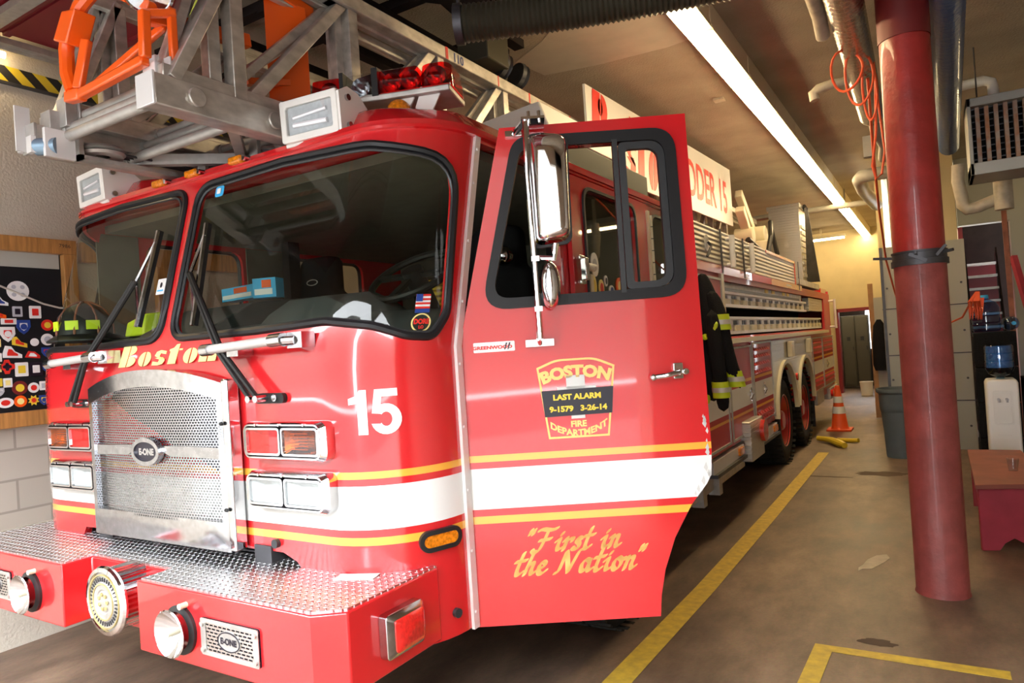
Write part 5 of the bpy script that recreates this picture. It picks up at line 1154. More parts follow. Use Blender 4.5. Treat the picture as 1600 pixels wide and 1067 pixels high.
# overhead door parked under the ceiling with its tracks
t_ = thing('overhead_door', 'dark red sectional garage door rolled up under the ceiling above the ladder tip', 'garage door', (-2.9, 1.4, 3.84))
for i in range(5):
    k = MB(); y0 = YW+.1+i*.60; k.box(-4.95, -1.15, y0, y0+.585, 3.86, 3.90); 
    P_ = k.build('door_panel', 'door_red', t_, bevel=.006)
    q = MB(); q.box(-4.95, -1.15, y0+.53, y0+.575, 3.835, 3.86); q.box(-4.95, -1.15, y0+.01, y0+.05, 3.845, 3.86); q.build('panel_rail', 'decal_red' if 0 else 'door_red', P_)
for x in (-4.98, -1.10):
    k = MB(); k.box(x-.03, x+.03, YW, 3.4, 3.80, 3.84); k.box(x-.035, x-.025, YW, 3.4, 3.78, 3.86); k.tube([(x, YW+.1, 2.4), (x, YW+.1, 3.6), (x, YW+.25, 3.80)], .02, 6); k.build('door_track', 'dull_aluminium', t_)
k = MB(); k.box(-4.9, -1.2, 1.99, 2.07, 3.80, 3.845); k.box(-4.9, -1.2, .95, 1.02, 3.80, 3.845); k.build('stiffener_strut', 'grey_tube', t_)
k = MB(); k.cyl((-5.0, 1.75, 3.80), (-4.85, 1.75, 3.80), .03, seg=12); k.box(-5.02, -4.9, 1.75, 2.1, 3.76, 3.84); k.build('roller_bracket', 'dark_steel', t_)
# dark steel hanger frame with the motor drums at the back of the door
t_ = thing('door_operator', 'dark motor and drum unit hanging from the ceiling behind the red light bar', 'door motor', (-2.5, 4.1, 3.7))
k = MB()
for x in (-3.9, -3.4, -2.9, -2.45): k.box(x-.04, x+.04, 2.9, 4.4, 3.80, 3.86)
for y in (3.0, 3.5, 4.3): k.box(-4.6, -2.0, y-.04, y+.04, 3.86, 3.92)
k.bar((-2.9, 3.2, 3.9), (-1.9, 4.1, 3.78), .04, .05); k.bar((-2.5, 3.3, 3.9), (-2.45, 4.2, 3.7), .06, .05); k.build('hanger_frame', 'dark_brown', t_)
k = MB(); k.box(-2.62, -2.38, 3.85, 4.12, 3.55, 3.80); k.build('motor_box', 'flex_dark', t_, bevel=.01)
for y in (4.15, 4.38):
    k = MB(); k.lathe((-2.46, y, 3.60), (.3, .9, -.2), [(.001, -.03), (.09, -.03), (.095, 0), (.07, .01), (.09, .03), (.03, .05), (.001, .05)], 20); k.build('cable_drum', 'dark_steel', t_)
# ceiling patch
k = MB(); k.loft([[Vector((x, y, z)) for x, y in [(-2.80, 4.95), (-2.45, 4.75), (-2.2, 4.55), (-1.75, 4.75), (-1.35, 5.1), (-1.40, 5.45), (-1.7, 5.5), (-2.3, 5.45), (-2.75, 5.35)]] for z in (CH-.004, CH+.01)]); struct(k.build('trim_9', 'plaster_patch'))
# hazard stripe on the wall
sbox('trim_10', 'hazard_stripe', WL, WL+.006, .6, 6, 3.645, 3.752)
sbox('trim_11', 'dark_steel', WL, WL+.02, .6, 6, 3.625, 3.645)
# ceiling lights
y = 3.785
for i in range(13):
    t_ = thing('fluorescent_light', 'bare fluorescent tube fixture in the long row on the ceiling', 'ceiling light', (-1.33, y+.58, 3.78), 'tube lights in the long ceiling row')
    k = MB(); k.box(-1.285, -1.215, y, y+1.14, 3.80, CH); k.hexa([(-1.39, y, 3.775), (-1.20, y, 3.775), (-1.20, y+1.14, 3.775), (-1.39, y+1.14, 3.775), (-1.36, y, 3.82), (-1.21, y, 3.82), (-1.21, y+1.14, 3.82), (-1.36, y+1.14, 3.82)]); k.build('fixture_housing', 'cream', t_)
    for x in (-1.345, -1.27):
        k = MB(); k.cyl((x, y+.03, 3.745), (x, y+1.11, 3.745), .019, seg=8); k.build('fluorescent_tube', 'glow_white', t_)
    y += 1.165
for i, x in enumerate((-3.35, -2.2)):
    t_ = thing('fluorescent_light', ('left', 'right')[i]+' crosswise tube light on the ceiling before the back wall', 'ceiling light', (x, 17.9, 3.8))
    k = MB(); k.box(x-.53, x+.53, 17.95, 18.05, 3.74, 3.80); k.box(x-.02, x+.02, 17.98, 18.02, 3.8, CH); k.build('fixture_housing', 'cream', t_)
    k = MB(); k.cyl((x-.50, 18.0, 3.715), (x+.50, 18.0, 3.715), .022, seg=8); k.build('fluorescent_tube', 'glow_white', t_)
# second row over the neighbouring bay, out of sight on the left
for i in range(4):
    t_ = thing('fluorescent_light', 'tube light on the ceiling near the left wall', 'ceiling light', (-4.75, 5.6+i*3, 3.8), 'tube lights along the left wall')
    k = MB(); k.box(-4.80, -4.70, 5+i*3, 6.14+i*3, 3.80, CH); k.build('fixture_housing', 'cream', t_)
    k = MB(); k.cyl((-4.75, 5.03+i*3, 3.77), (-4.75, 6.1+i*3, 3.77), .02, seg=8); k.build('fluorescent_tube', 'glow_white', t_)
t_ = thing('wall_light', 'tube light on the left wall above the hazard stripe', 'wall light', (-5.14, 1.7, 3.8)); k = MB(); k.box(-5.2, -5.15, 1.1, 2.22, 3.76, 3.84); k.build('fixture_housing', 'cream', t_); k = MB(); k.cyl((-5.12, 1.13, 3.79), (-5.12, 2.24, 3.79), .022, seg=8); k.build('fluorescent_tube', 'glow_white', t_)
t_ = thing('fluorescent_light', 'lone tube light at the upper right edge beyond the heater', 'ceiling light', (1.3, 10.5, 3.8)); k = MB(); k.box(.9, 2.0, 10.45, 10.55, 3.5, 3.56); k.box(1.4, 1.44, 10.48, 10.52, 3.56, CH); k.build('fixture_housing', 'cream', t_); k = MB(); k.cyl((.93, 10.5, 3.475), (1.97, 10.5, 3.475), .022, seg=8); k.build('fluorescent_tube', 'glow_white', t_)

# ------------------------------------------------------------------ red steel column
cx, cy, cr_ = -.062, 4.93, .142
t_ = thing('support_column', 'thick round red steel column standing on the bay floor', 'column', (cx, cy, 0))
k = MB(); k.lathe((cx, cy, 0), (0, 0, 1), [(cr_+.006, 0), (cr_, .02), (cr_-.001, 2.0)], 48); k.build('lower_shaft', 'column_dull', t_, label='dull red lower shaft')
k = MB(); k.lathe((cx, cy, 0), (0, 0, 1), [(cr_-.002, 1.99), (cr_-.004, 3.36)], 48); k.build('upper_shaft', 'column_red', t_, label='glossy bright red upper shaft')
k = MB(); k.lathe((cx, cy, 0), (0, 0, 1), [(cr_+.001, 3.36), (cr_+.002, CH)], 48); k.build('top_sleeve', 'column_sleeve', t_, label='dark maroon sleeve')
k = MB(); k.lathe((cx, cy, 0), (0, 0, 1), [(cr_, 1.985), (cr_+.012, 1.985), (cr_+.012, 2.02), (cr_+.004, 2.022), (cr_+.004, 2.06), (cr_+.009, 2.062), (cr_+.009, 2.072), (cr_, 2.072)], 48)
for a, l in ((-95, .05), (-30, .06), (165, .12)):
    a = math.radians(a); d = Vector((math.cos(a), math.sin(a), .12)); c = Vector((cx, cy, 2.03)); k.bar(c+d*cr_, c+d*(cr_+l), .014, .016)
k.bar((cx-.05, cy-cr_-.01, 2.05), (cx+.04, cy-cr_-.012, 2.0), .014, .02); k.bar((cx+.09, cy-.12, 2.03), (cx+.14, cy-.13, 2.085), .01, .016)
k.build('clamp_collar', 'dark_steel', t_)

# ------------------------------------------------------------------ bench, cup
t_ = thing('wooden_bench', 'low dark red painted wooden bench on the floor right of the column', 'bench', (.4, 6.6, 0))
k = MB(); k.hexa([(.165, 5.83, .445), (.62, 5.98, .445), (.56, 7.42, .445), (.17, 7.40, .445), (.165, 5.83, .478), (.62, 5.98, .478), (.56, 7.42, .478), (.17, 7.40, .478)]); k.build('bench_top', 'bench_top', t_, bevel=.004)
ef = frame((.185, 5.90, 0), (.95, .312, 0), (0, 0, 1), (.312, -.95, 0))
for o_, nm in ((0, 'bench_leg'), (1.45, 'bench_leg')):
    f2 = frame((.185-.0*o_, 5.90+o_*.95, 0), (.95, .312, 0) if o_ == 0 else (1, 0, 0), (0, 0, 1), (.312, -.95, 0) if o_ == 0 else (0, -1, 0))
    k = MB(); k.prism([(0, 0), (.11, 0), (.145, .05), (.205, .085), (.265, .05), (.30, 0), (.41, 0), (.41, .445), (0, .445)], f2, -.03, 0); k.build(nm, 'bench_red', t_, bevel=.003)
k = MB(); k.hexa([(.19, 5.93, .30), (.215, 5.93, .30), (.215, 7.28, .30), (.19, 7.28, .30), (.19, 5.93, .445), (.215, 5.93, .445), (.215, 7.28, .445), (.19, 7.28, .445)]); k.build('bench_apron', 'bench_red', t_)
k = MB(); k.lathe((.43, 6.42, .478), (0, 0, 1), [(.001, .002), (.03, .0), (.04, .09), (.043, .092), (.038, .09), (.028, .004), (.001, .004)], 20); tag(k.build('plastic_cup', 'clear_plastic'), 'clear plastic cup standing on the red bench', 'cup')

# ------------------------------------------------------------------ water cooler, crates, bottles
t_ = thing('water_cooler', 'white floor standing water dispenser behind the red bench', 'water cooler', (.50, 8.3, 0))
k = MB(); P = [(.375, 0), (.635, 0), (.635, 1.0), (.62, 1.035), (.39, 1.035), (.375, 1.0)]; f2 = FRONT(8.15); k.prism(P, f2, -.30, 0); k.build('cooler_body', 'cooler_white', t_, bevel=.015)
k = MB(); k.ring(rrect(.425, .585, .60, .93, .02, 3), rrect(.44, .57, .615, .915, .015, 3), f2, .0, .012); k.prism(rrect(.44, .57, .62, .91, .01, 3), f2, .0, .003); k.prism(rrect(.44, .56, .50, .506, .002, 2), f2, 0, .004); k.build('tap_recess', 'white_paint', t_)
for x in (.47, .535):
    k = MB(); k.cyl(f2(x, .845, 0), f2(x, .845, .04), .014, seg=10); k.cyl(f2(x, .82, .035), f2(x, .85, .035), .009, seg=8); k.build('water_tap', 'decal_grey', t_)
def bottle(x, y, z, lab, lying=False, grp=None, s=1.0, up=False):
    t2 = thing('water_bottle', lab, 'water bottle', (x, y, z), grp)
    ax = (0, 0, -1) if up else ((.2, -1, 0) if lying else (0, 0, 1)); o = Vector((x, y, z+(.36*s if up else (.13*s if lying else 0))))
    pr = [(.001, 0), (.115, 0), (.13, .02), (.13, .08), (.122, .09), (.13, .10), (.13, .16), (.122, .17), (.13, .18), (.13, .25), (.10, .31), (.04, .34), (.035, .37)]
    k = MB(); k.lathe(o, ax, [(r*s, h*s) for r, h in pr], 28); k.build('bottle_body', 'bottle_plastic', t2)
    k = MB(); k.lathe(o, ax, [(r*s*.96, h*s) for r, h in [(.001, .01), (.12, .01), (.125, .06), (.125, .24)]][:4], 24, cap=True); k.build('bottle_water', 'water_blue', t2) if (up) else None
    if not up:
        k = MB(); k.lathe(o, ax, [(.001, .39*s), (.035*s, .39*s), (.038*s, .35*s)], 14); k.build('bottle_cap', 'blue_tag', t2)
bottle(.505, 8.30, 1.035, 'blue water bottle upside down on the white cooler', up=True, s=.92)
names = ['bottom', 'second from the bottom', 'third from the bottom', 'topmost']
for i in range(4):
    k = MB(); z = i*.372; k.box(.33, .70, 8.85, 9.25, z+.005, z+.365); 
    for a in range(3): k.box(.322, .33, 8.88+a*.13, 8.96+a*.13, z+.04, z+.33); k.box(.36+a*.115, .44+a*.115, 8.842, 8.85, z+.04, z+.33)
    tag(k.build('bottle_crate', 'crate_black', bevel=.008), 'black plastic crate behind the cooler, %s in its stack' % names[i], 'crate', 'stacked black crates behind the cooler')
bottle(.46, 9.05, 1.49, 'clear blue water bottle standing on the black crates beside the orange cord bundle')
bottle(.66, 9.22, 1.49, 'water bottle lying on its side on the black crates', lying=True, s=.55)
bottle(.91, 8.95, 1.0, 'blue water bottle lying on a shelf at the right edge of the photo', lying=True); bottle(.91, 8.95, .62, 'lowest blue water bottle lying at the right edge behind the cooler', lying=True)
k = MB(); k.box(.74, 1.2, 8.60, 9.25, 0, .61); k.box(.74, 1.2, 8.60, 9.25, .90, .99); k.box(.74, .76, 8.62, 9.25, .6, .95); tag(k.build('bottle_rack', 'crate_black'), 'dark bottle rack at the right edge behind the cooler', 'rack')
# orange cords
rnd = random.Random(5)
k = MB()
for i in range(16):
    a = rnd.uniform(-.05, .05); k.tube([(.40+a*.3, 8.98, 1.92), (.36+a, 8.93, 1.82), (.37+a*1.2, 8.92, 1.66+rnd.uniform(-.05, .05)), (.40+a, 8.95, 1.85)], .007, 5)
tag(k.build('cord_bundle', 'cord_orange'), 'orange bundle of cord hanging over the water bottles', 'cord')
k = MB(); k.tube([(-.33, 6.0, 3.52), (-.36, 6.6, 3.1), (-.40, 7.6, 2.75), (-.43, 8.8, 2.35), (-.42, 10.0, 2.05), (-.40, 10.3, 1.9), (-.33, 10.34, 1.72), (-.1, 10.35, 1.62), (.15, 10.3, 1.60), (.28, 10.1, 1.66), (.34, 9.5, 1.80), (.37, 9.0, 1.88)], .011, 6)
for a, b, c_, d in ((-.42, 5.4, .10, .14), (-.36, 5.6, .09, .2), (-.32, 6.0, .05, .22)):
    k.tube([(a+c_*math.cos(q), b+.05*math.sin(q*2), 3.52-.1+d*math.sin(q)) for q in [i*2*PI/20 for i in range(20)]], .009, 6, True)
k.tube([(-.28, 5.9, 3.6), (-.27, 6.0, 3.3), (-.25, 6.0, 2.95), (-.28, 6.0, 2.78), (-.32, 6.0, 2.75), (-.34, 6.0, 2.85), (-.30, 6.0, 3.1), (-.28, 6.0, 3.5)], .009, 6)
tag(k.build('extension_cord', 'cord_orange'), 'orange extension cord looped over the silver duct and hanging down past the pier', 'cord')

# ducts and pipes
def wavy(p0, p1, r, n, amp):
    p0, p1 = Vector(p0), Vector(p1); pts = []; rr = []
    for i in range(n+1): pts.append(p0.lerp(p1, i/n)); rr.append(r+(amp if i % 2 else -amp))
    return pts, rr
k = MB(); P_, R_ = wavy((-.345, 3.9, 3.63), (-.40, 7.5, 3.63), .105, 110, .003); k.tube(P_, .1, 16, rr=R_); tag(k.build('foil_duct', 'foil', smooth=60), 'silver foil duct under the ceiling left of the red column', 'duct')
k = MB(); P_, R_ = wavy((.16, 3.9, 3.62), (.245, 9.4, 3.60), .10, 150, .003); k.tube(P_, .1, 16, rr=R_); tag(k.build('blue_duct', 'blue_duct', smooth=60), 'shiny dark blue duct under the ceiling right of the red column', 'duct')
k = MB(); P_ = []; R_ = []
for i in range(120):
    q = i/119; P_.append(Vector((-2.12+1.5*q, 3.15+.60*q, 3.43-.03*math.sin(q*3)+.05*q))); R_.append(.097+(.005 if i % 2 else -.006))
k.tube(P_, .1, 18, rr=R_); t_ = k.build('flexible_exhaust_duct', 'flex_dark', smooth=60); tag(t_, 'black corrugated exhaust hose slung below the ceiling above the truck', 'duct')
k = MB(); k.cyl((-2.14, 3.14, 3.43), (-2.10, 3.16, 3.43), .108, seg=20); k.cyl((-2.12, 3.15, 3.53), (-2.12, 3.15, 3.975), .01, seg=8); k.build('hose_clamp', 'dark_steel', t_); k = MB(); k.cyl((-1.7, 3.33, 3.5), (-1.7, 3.33, 3.975), .008, seg=8); k.build('hose_hanger', 'dark_steel', t_)
k = MB(); k.tube([(-.525, 3.8, 3.74), (-.53, 5.0, 3.68), (-.53, 5.15, 3.60)], .045, 12); tag(k.build('insulated_pipe', 'pipe_cream', smooth=60), 'short cream lagged pipe left of the silver duct', 'pipe')
k = MB(); k.tube([(-.49, 6.23, 3.61), (-.53, 6.22, 3.60), (-.60, 6.2, 3.60), (-.70, 6.2, 3.585), (-.74, 6.2, 3.56), (-.73, 6.2, 3.50)], .04, 12); tag(k.build('drain_pipe', 'pipe_cream', smooth=60), 'stubby cream pipe elbow sticking out left of the silver duct', 'pipe')
k = MB(); k.tube([(-.40, 7.53, 3.63), (-.38, 7.62, 3.50), (-.33, 7.9, 3.42), (-.36, 8.2, 3.35)], .05, 10); k.box(-.50, -.42, 7.6, 7.7, 3.27, 3.47); tag(k.build('pipe_fittings', 'pipe_grey', smooth=60), 'grey pipe fittings at the far end of the silver duct', 'pipe')
k = MB(); k.tube([(-.3, 10.3, 3.60), (-.62, 10.3, 3.60), (-.72, 10.32, 3.60), (-.76, 10.42, 3.58), (-.75, 11.0, 3.52), (-.66, 12.0, 3.45)], .085, 14); tag(k.build('grey_pipe', 'pipe_grey', smooth=60), 'fat grey pipe bending out of the clad pier', 'pipe')
k = MB(); k.cyl((-4.6, 13.2, 3.70), (-.62, 13.2, 3.70), .05, seg=14)
for x in (-1.2, -2.9): k.cyl((x, 13.2, 3.70), (x, 13.2, CH), .012, seg=6)
tag(k.build('sprinkler_pipe', 'pipe_grey', smooth=60), 'long thin grey pipe crossing below the ceiling near the back', 'pipe')
k = MB(); k.box(-1.75, -1.65, 7.0, 7.1, CH-.02, CH); tag(k.build('ceiling_hook', 'pipe_cream'), 'tiny hook plate on the ceiling between the truck and the light row', 'hook')
# heater
t_ = thing('unit_heater', 'grey hanging unit heater with rusty vertical fins at the upper right', 'heater', (.65, 7.2, 2.8))
k = MB(); x0, x1, z0, z1 = .325, 1.15, 2.83, 3.47
k.box(x0, x1, 7.0, 7.5, z0, z0+.10); k.box(x0, x1, 7.0, 7.5, z1-.07, z1); k.box(x0, x0+.03, 7.0, 7.5, z0, z1); k.box(x1-.03, x1, 7.0, 7.5, z0, z1); k.box(x0, x1, 7.47, 7.5, z0, z1); k.build('heater_casing', 'heater_grey', t_, bevel=.004)
k = MB(); k.box(x0+.03, x1-.03, 7.40, 7.44, z0+.1, z1-.07); k.build('heater_core', 'interior_dark', t_)
k = MB()
for i in range(12): k.box(x0+.06+i*.065, x0+.09+i*.065, 7.06, 7.12, z0+.10, z1-.07)
k.build('heater_fins', 'rust_fins', t_)
k = MB()
for i in range(9): k.box(x0+.03, x1-.03, 7.10, 7.112, z0+.14+i*.053, z0+.148+i*.053)
k.cyl((.42, 7.3, z1), (.42, 7.3, CH), .006, seg=6); k.cyl((.82, 7.3, z1), (.82, 7.3, CH), .006, seg=6); k.build('heater_grid', 'dark_steel', t_)
k = MB(); k.tube([(.28, 7.7, 3.78), (.50, 7.7, 3.79), (.56, 7.7, 3.76), (.57, 7.7, 3.70), (.57, 7.7, 3.5)], .045, 12); tag(k.build('white_pipe_elbow', 'white_paint', smooth=60), 'white pipe elbow dropping onto the hanging heater', 'pipe')
k = MB(); k.tube([(.27, 7.9, 3.1), (.26, 7.9, 2.95), (.28, 7.9, 2.80), (.285, 7.9, 2.72), (.32, 7.9, 2.67), (.40, 7.9, 2.68), (.58, 7.9, 2.74)], .055, 12); k.cyl((.60, 7.85, 2.62), (.60, 7.85, 2.88), .075, seg=18); tag(k.build('cream_pipe_elbow', 'pipe_cream', smooth=60), 'cream lagged pipe elbow below the hanging heater', 'pipe')
# steps, poles behind
t_ = thing('steel_stairs', 'narrow stairs with pale nosings rising behind the clad pier', 'stairs', (.6, 12, 0))
for i in range(9):
    k = MB(); z = .95+i*.185; k.box(.44, .80, 11.4+i*.12, 11.44+i*.12+.2, z-.02, z+.012); k.build('stair_tread', 'dull_aluminium' if i < 8 else 'trim_alu', t_)
    k = MB(); k.box(.44, .80, 11.60+i*.12, 11.61+i*.12, z-.16, z-.02); k.build('stair_riser', 'door_red', t_)
k = MB(); k.bar((.43, 11.3, .7), (.43, 12.5, 2.6), .02, .2); k.bar((.81, 11.3, .7), (.81, 12.5, 2.6), .02, .2); k.build('stair_stringer', 'dark_brown', t_)
k = MB(); k.bar((.77, 9.95, 0.2), (.755, 10.0, 2.90), .05, .05, (0, 1, 0)); tag(k.build('wooden_pole', 'rust_pole'), 'peeling brown wooden pole standing left of the red ladder', 'pole')
k = MB(); k.bar((1.05, 9.9, .9), (.84, 10.3, 2.35), .06, .06); k.bar((1.3, 9.9, .9), (1.05, 10.3, 2.35), .06, .06)
for i in range(4): k.bar((1.02-.045*i, 9.97+.08*i, 1.15+i*.3), (1.27-.05*i, 9.97+.08*i, 1.15+i*.3), .03, .03)
tag(k.build('red_ladder', 'bench_red'), 'red painted ladder leaning at the right edge behind the pole', 'ladder')
# plank and coat on the wall near the back door
k = MB(); k.box(-.98, -.90, 13.6, 13.64, .02, 2.35); tag(k.build('wooden_plank', 'wood_board'), 'brown plank standing upright right of the back doorway', 'plank')
k = MB(); k.box(-.90, -.72, 13.55, 13.6, .1, 2.1); tag(k.build('plywood_board', 'board_grey'), 'grey board standing between the plank and the clad pier', 'board')
k = MB(); k.loft([[Vector((-.83+math.cos(q)*a, 13.42+math.sin(q)*.06, z)) for q in [i*PI/8 for i in range(16)]] for z, a in ((1.72, .03), (1.62, .09), (1.3, .12), (.95, .13), (.85, .10))]); tag(k.build('dark_jacket', 'turnout_black'), 'dark jacket hanging beside the plank right of the back doorway', 'jacket')

# barrel, cone, yellow hose
t_ = thing('trash_barrel', 'grey plastic trash barrel standing left of the red column base', 'trash can', (-.44, 9.78, 0))
k = MB(); k.lathe((-.44, 9.78, 0), (0, 0, 1), [(.001, 0), (.175, 0), (.18, .03), (.20, .55), (.215, .57), (.222, .62), (.225, .78), (.25, .80), (.255, .82), (.25, .845), (.235, .845), (.225, .80), (.17, .03), (.001, .03)], 36); k.build('barrel_body', 'grey_plastic', t_)
k = MB(); k.tube([(-.30, 9.60, .79), (-.27, 9.57, .76), (-.27, 9.57, .66), (-.31, 9.60, .63)], .018, 6); k.build('barrel_handle', 'grey_plastic', t_)
t_ = thing('traffic_cone', 'orange traffic cone with two white bands on the floor behind the truck wheels', 'traffic cone', (-1.4, 12.14, 0))
k = MB(); k.box(-1.58, -1.22, 11.96, 12.32, 0, .03); k.lathe((-1.4, 12.14, 0), (0, 0, 1), [(.14, .03), (.125, .05), (.035, .70), (.025, .71), (.001, .71)], 28); k.build('cone_body', 'cone_orange', t_, bevel=.005)
for a, b in ((.27, .38), (.44, .54)):
    r_ = lambda z: .125-(z-.05)*.09/.65+.003
    k = MB(); k.lathe((-1.4, 12.14, 0), (0, 0, 1), [(r_(a), a), (r_(b), b)], 28); k.build('reflective_collar', 'decal_white', t_)
k = MB(); k.tube([(-1.56, 10.9, .05), (-1.48, 10.85, .05), (-1.35, 10.7, .05), (-1.22, 10.45, .045), (-1.15, 10.35, .035)], .05, 10, rr=[.035, .035, .045, .055, .04]); k.tube([(-1.3, 10.9, .03), (-1.12, 10.85, .03), (-1.02, 10.8, .04)], .03, 8); tag(k.build('yellow_chock_handle', 'decal_gold'), 'yellow tubular wheel chock handle lying on the floor by the rear tyre', 'wheel chock')

# ------------------------------------------------------------------ turnout coat hanging on the truck side
t_ = thing('turnout_coat', 'black firefighter coat with lime bands hanging on the truck behind the open door', 'coat', (-1.45, 5.5, 2.1))
def tubeloft(name, sp, mt, q=18):
    k = MB(); rg = []
    for (x, y, z, a, b) in sp: rg.append([Vector((x+a*math.cos(2*PI*i/q)*(1+.08*math.sin(3*i)), y+b*math.sin(2*PI*i/q), z+.012*math.sin(2*i))) for i in range(q)])
    k.loft(rg); return k.build(name, mt, t_, smooth=60, sub=1)
tubeloft('coat_body', [(-1.555, 5.5, 2.14, .03, .03), (-1.54, 5.5, 2.06, .055, .06), (-1.51, 5.5, 1.90, .085, .09), (-1.51, 5.48, 1.6, .10, .12), (-1.51, 5.48, 1.3, .095, .13), (-1.52, 5.48, 1.12, .085, .12)], 'turnout_black')
tubeloft('sleeve', [(-1.49, 5.46, 2.0, .045, .05), (-1.43, 5.44, 1.85, .065, .06), (-1.40, 5.42, 1.6, .06, .06), (-1.36, 5.42, 1.40, .055, .055), (-1.30, 5.44, 1.22, .048, .05)], 'turnout_black')
tubeloft('sleeve', [(-1.46, 5.36, 1.85, .05, .05), (-1.44, 5.32, 1.6, .058, .055), (-1.42, 5.30, 1.4, .055, .05), (-1.405, 5.30, 1.2, .05, .05), (-1.40, 5.30, 1.06, .045, .045)], 'turnout_black')
def band(pts, a, b, mt, th=.004):
    k = MB(); rg = []
    for (x, y, z) in pts: rg.append([Vector((x+a*math.cos(2*PI*i/18), y+b*math.sin(2*PI*i/18), z)) for i in range(18)])
    k.loft(rg); return k.build('reflective_band', mt, t_, smooth=60)
for (x, y, z, dx, a, b) in ((-1.325, 5.44, 1.30, .02, .062, .062), (-1.41, 5.30, 1.23, .005, .064, .062), (-1.405, 5.42, 1.74, .01, .070, .066)):
    band([(x-dx, y, z+.06), (x+dx*.2, y, z-.06)], a, b, 'hi_vis'); band([(x-dx*.5, y, z+.018), (x, y, z-.018)], a+.003, b+.003, 'silver_tape')
tubeloft('chest_harness', [(-1.52, 5.36, 1.66, .055, .03), (-1.49, 5.33, 1.60, .03, .03), (-1.45, 5.31, 1.64, .03, .03), (-1.41, 5.31, 1.75, .018, .02)], 'hi_vis')
tubeloft('left_cuff_band', [(-1.55, 5.36, 1.20, .045, .05), (-1.56, 5.36, 1.10, .045, .05)], 'hi_vis')

# ------------------------------------------------------------------ patch board on the left wall
t_ = thing('patch_display_board', 'wood framed black display board on the left wall', 'display board', (WL, 1.9, 1.97))
LW = SIDE(WL)
k = MB(); k.prism([(1.0, 1.44), (2.56, 1.44), (2.56, 2.50), (1.0, 2.50)], LW, .0, .03, 0); k.prism([(1.0, 2.40), (2.52, 2.40), (2.52, 2.50), (1.0, 2.50)], LW, .03, .034, 1); k.build('board_backing', ['board_black', 'board_grey'], t_)
k = MB(); k.prism([(.9, 2.50), (2.62, 2.50), (2.62, 2.60), (.9, 2.60)], LW, 0, .08); k.prism([(.9, 1.345), (2.62, 1.345), (2.62, 1.445), (.9, 1.445)], LW, 0, .09); k.prism([(2.53, 1.44), (2.62, 1.44), (2.62, 2.5), (2.53, 2.5)], LW, 0, .08); k.build('board_frame', 'wood', t_, bevel=.004)
k = MB(); text(k, '7986', LW, 2.54, 2.545, .035, .0, off=.085, space=1.1); k.build('pencil_number', 'decal_black', t_)
k = MB(); k.prism([(2.66, 2.46), (4.6, 2.46), (4.6, 2.60), (2.66, 2.60)], LW, 0, .06); k.prism([(3.22, .7), (3.34, .7), (3.34, 2.46), (3.22, 2.46)], LW, 0, .06); k.prism([(4.48, .7), (4.6, .7), (4.6, 2.46), (4.48, 2.46)], LW, 0, .06); struct(k.build('window_2', 'wood', bevel=.004))
star = lambda cy, cz, r, n, q=.5: [(cy+r*(1 if i % 2 else q)*math.cos(PI*i/n), cz+r*(1 if i % 2 else q)*math.sin(PI*i/n)) for i in range(2*n)]
shield_ = lambda cy, cz, r: [(cy-r*.8, cz+r*.9), (cy+r*.8, cz+r*.9), (cy+r*.85, cz), (cy+r*.5, cz-r*.6), (cy, cz-r), (cy-r*.5, cz-r*.6), (cy-r*.85, cz)]
sneak = lambda cy, cz, r: [(cy-r, cz-r*.5), (cy+r, cz-r*.6), (cy+r, cz-r*.2), (cy+r*.3, cz+r*.2), (cy-r*.1, cz+r*.8), (cy-r*.7, cz+r*.9), (cy-r, cz)]
boot = lambda cy, cz, r: [(cy-r, cz-r*.3), (cy+r, cz-r*.8), (cy+r, cz-r*.2), (cy+r*.2, cz+r*.1), (cy-r*.4, cz+r*.9), (cy-r*1.0, cz+r*.8)]
sq = lambda cy, cz, r, a=.8, b=1.0: rrect(cy-r*a, cy+r*a, cz-r*b, cz+r*b, r*.12, 2)
malt = lambda cy, cz, r: [(cy+r*(1.0 if i % 3 != 1 else .62)*math.cos(2*PI*i/12+.26), cz+r*(1.0 if i % 3 != 1 else .62)*math.sin(2*PI*i/12+.26)) for i in range(12)]
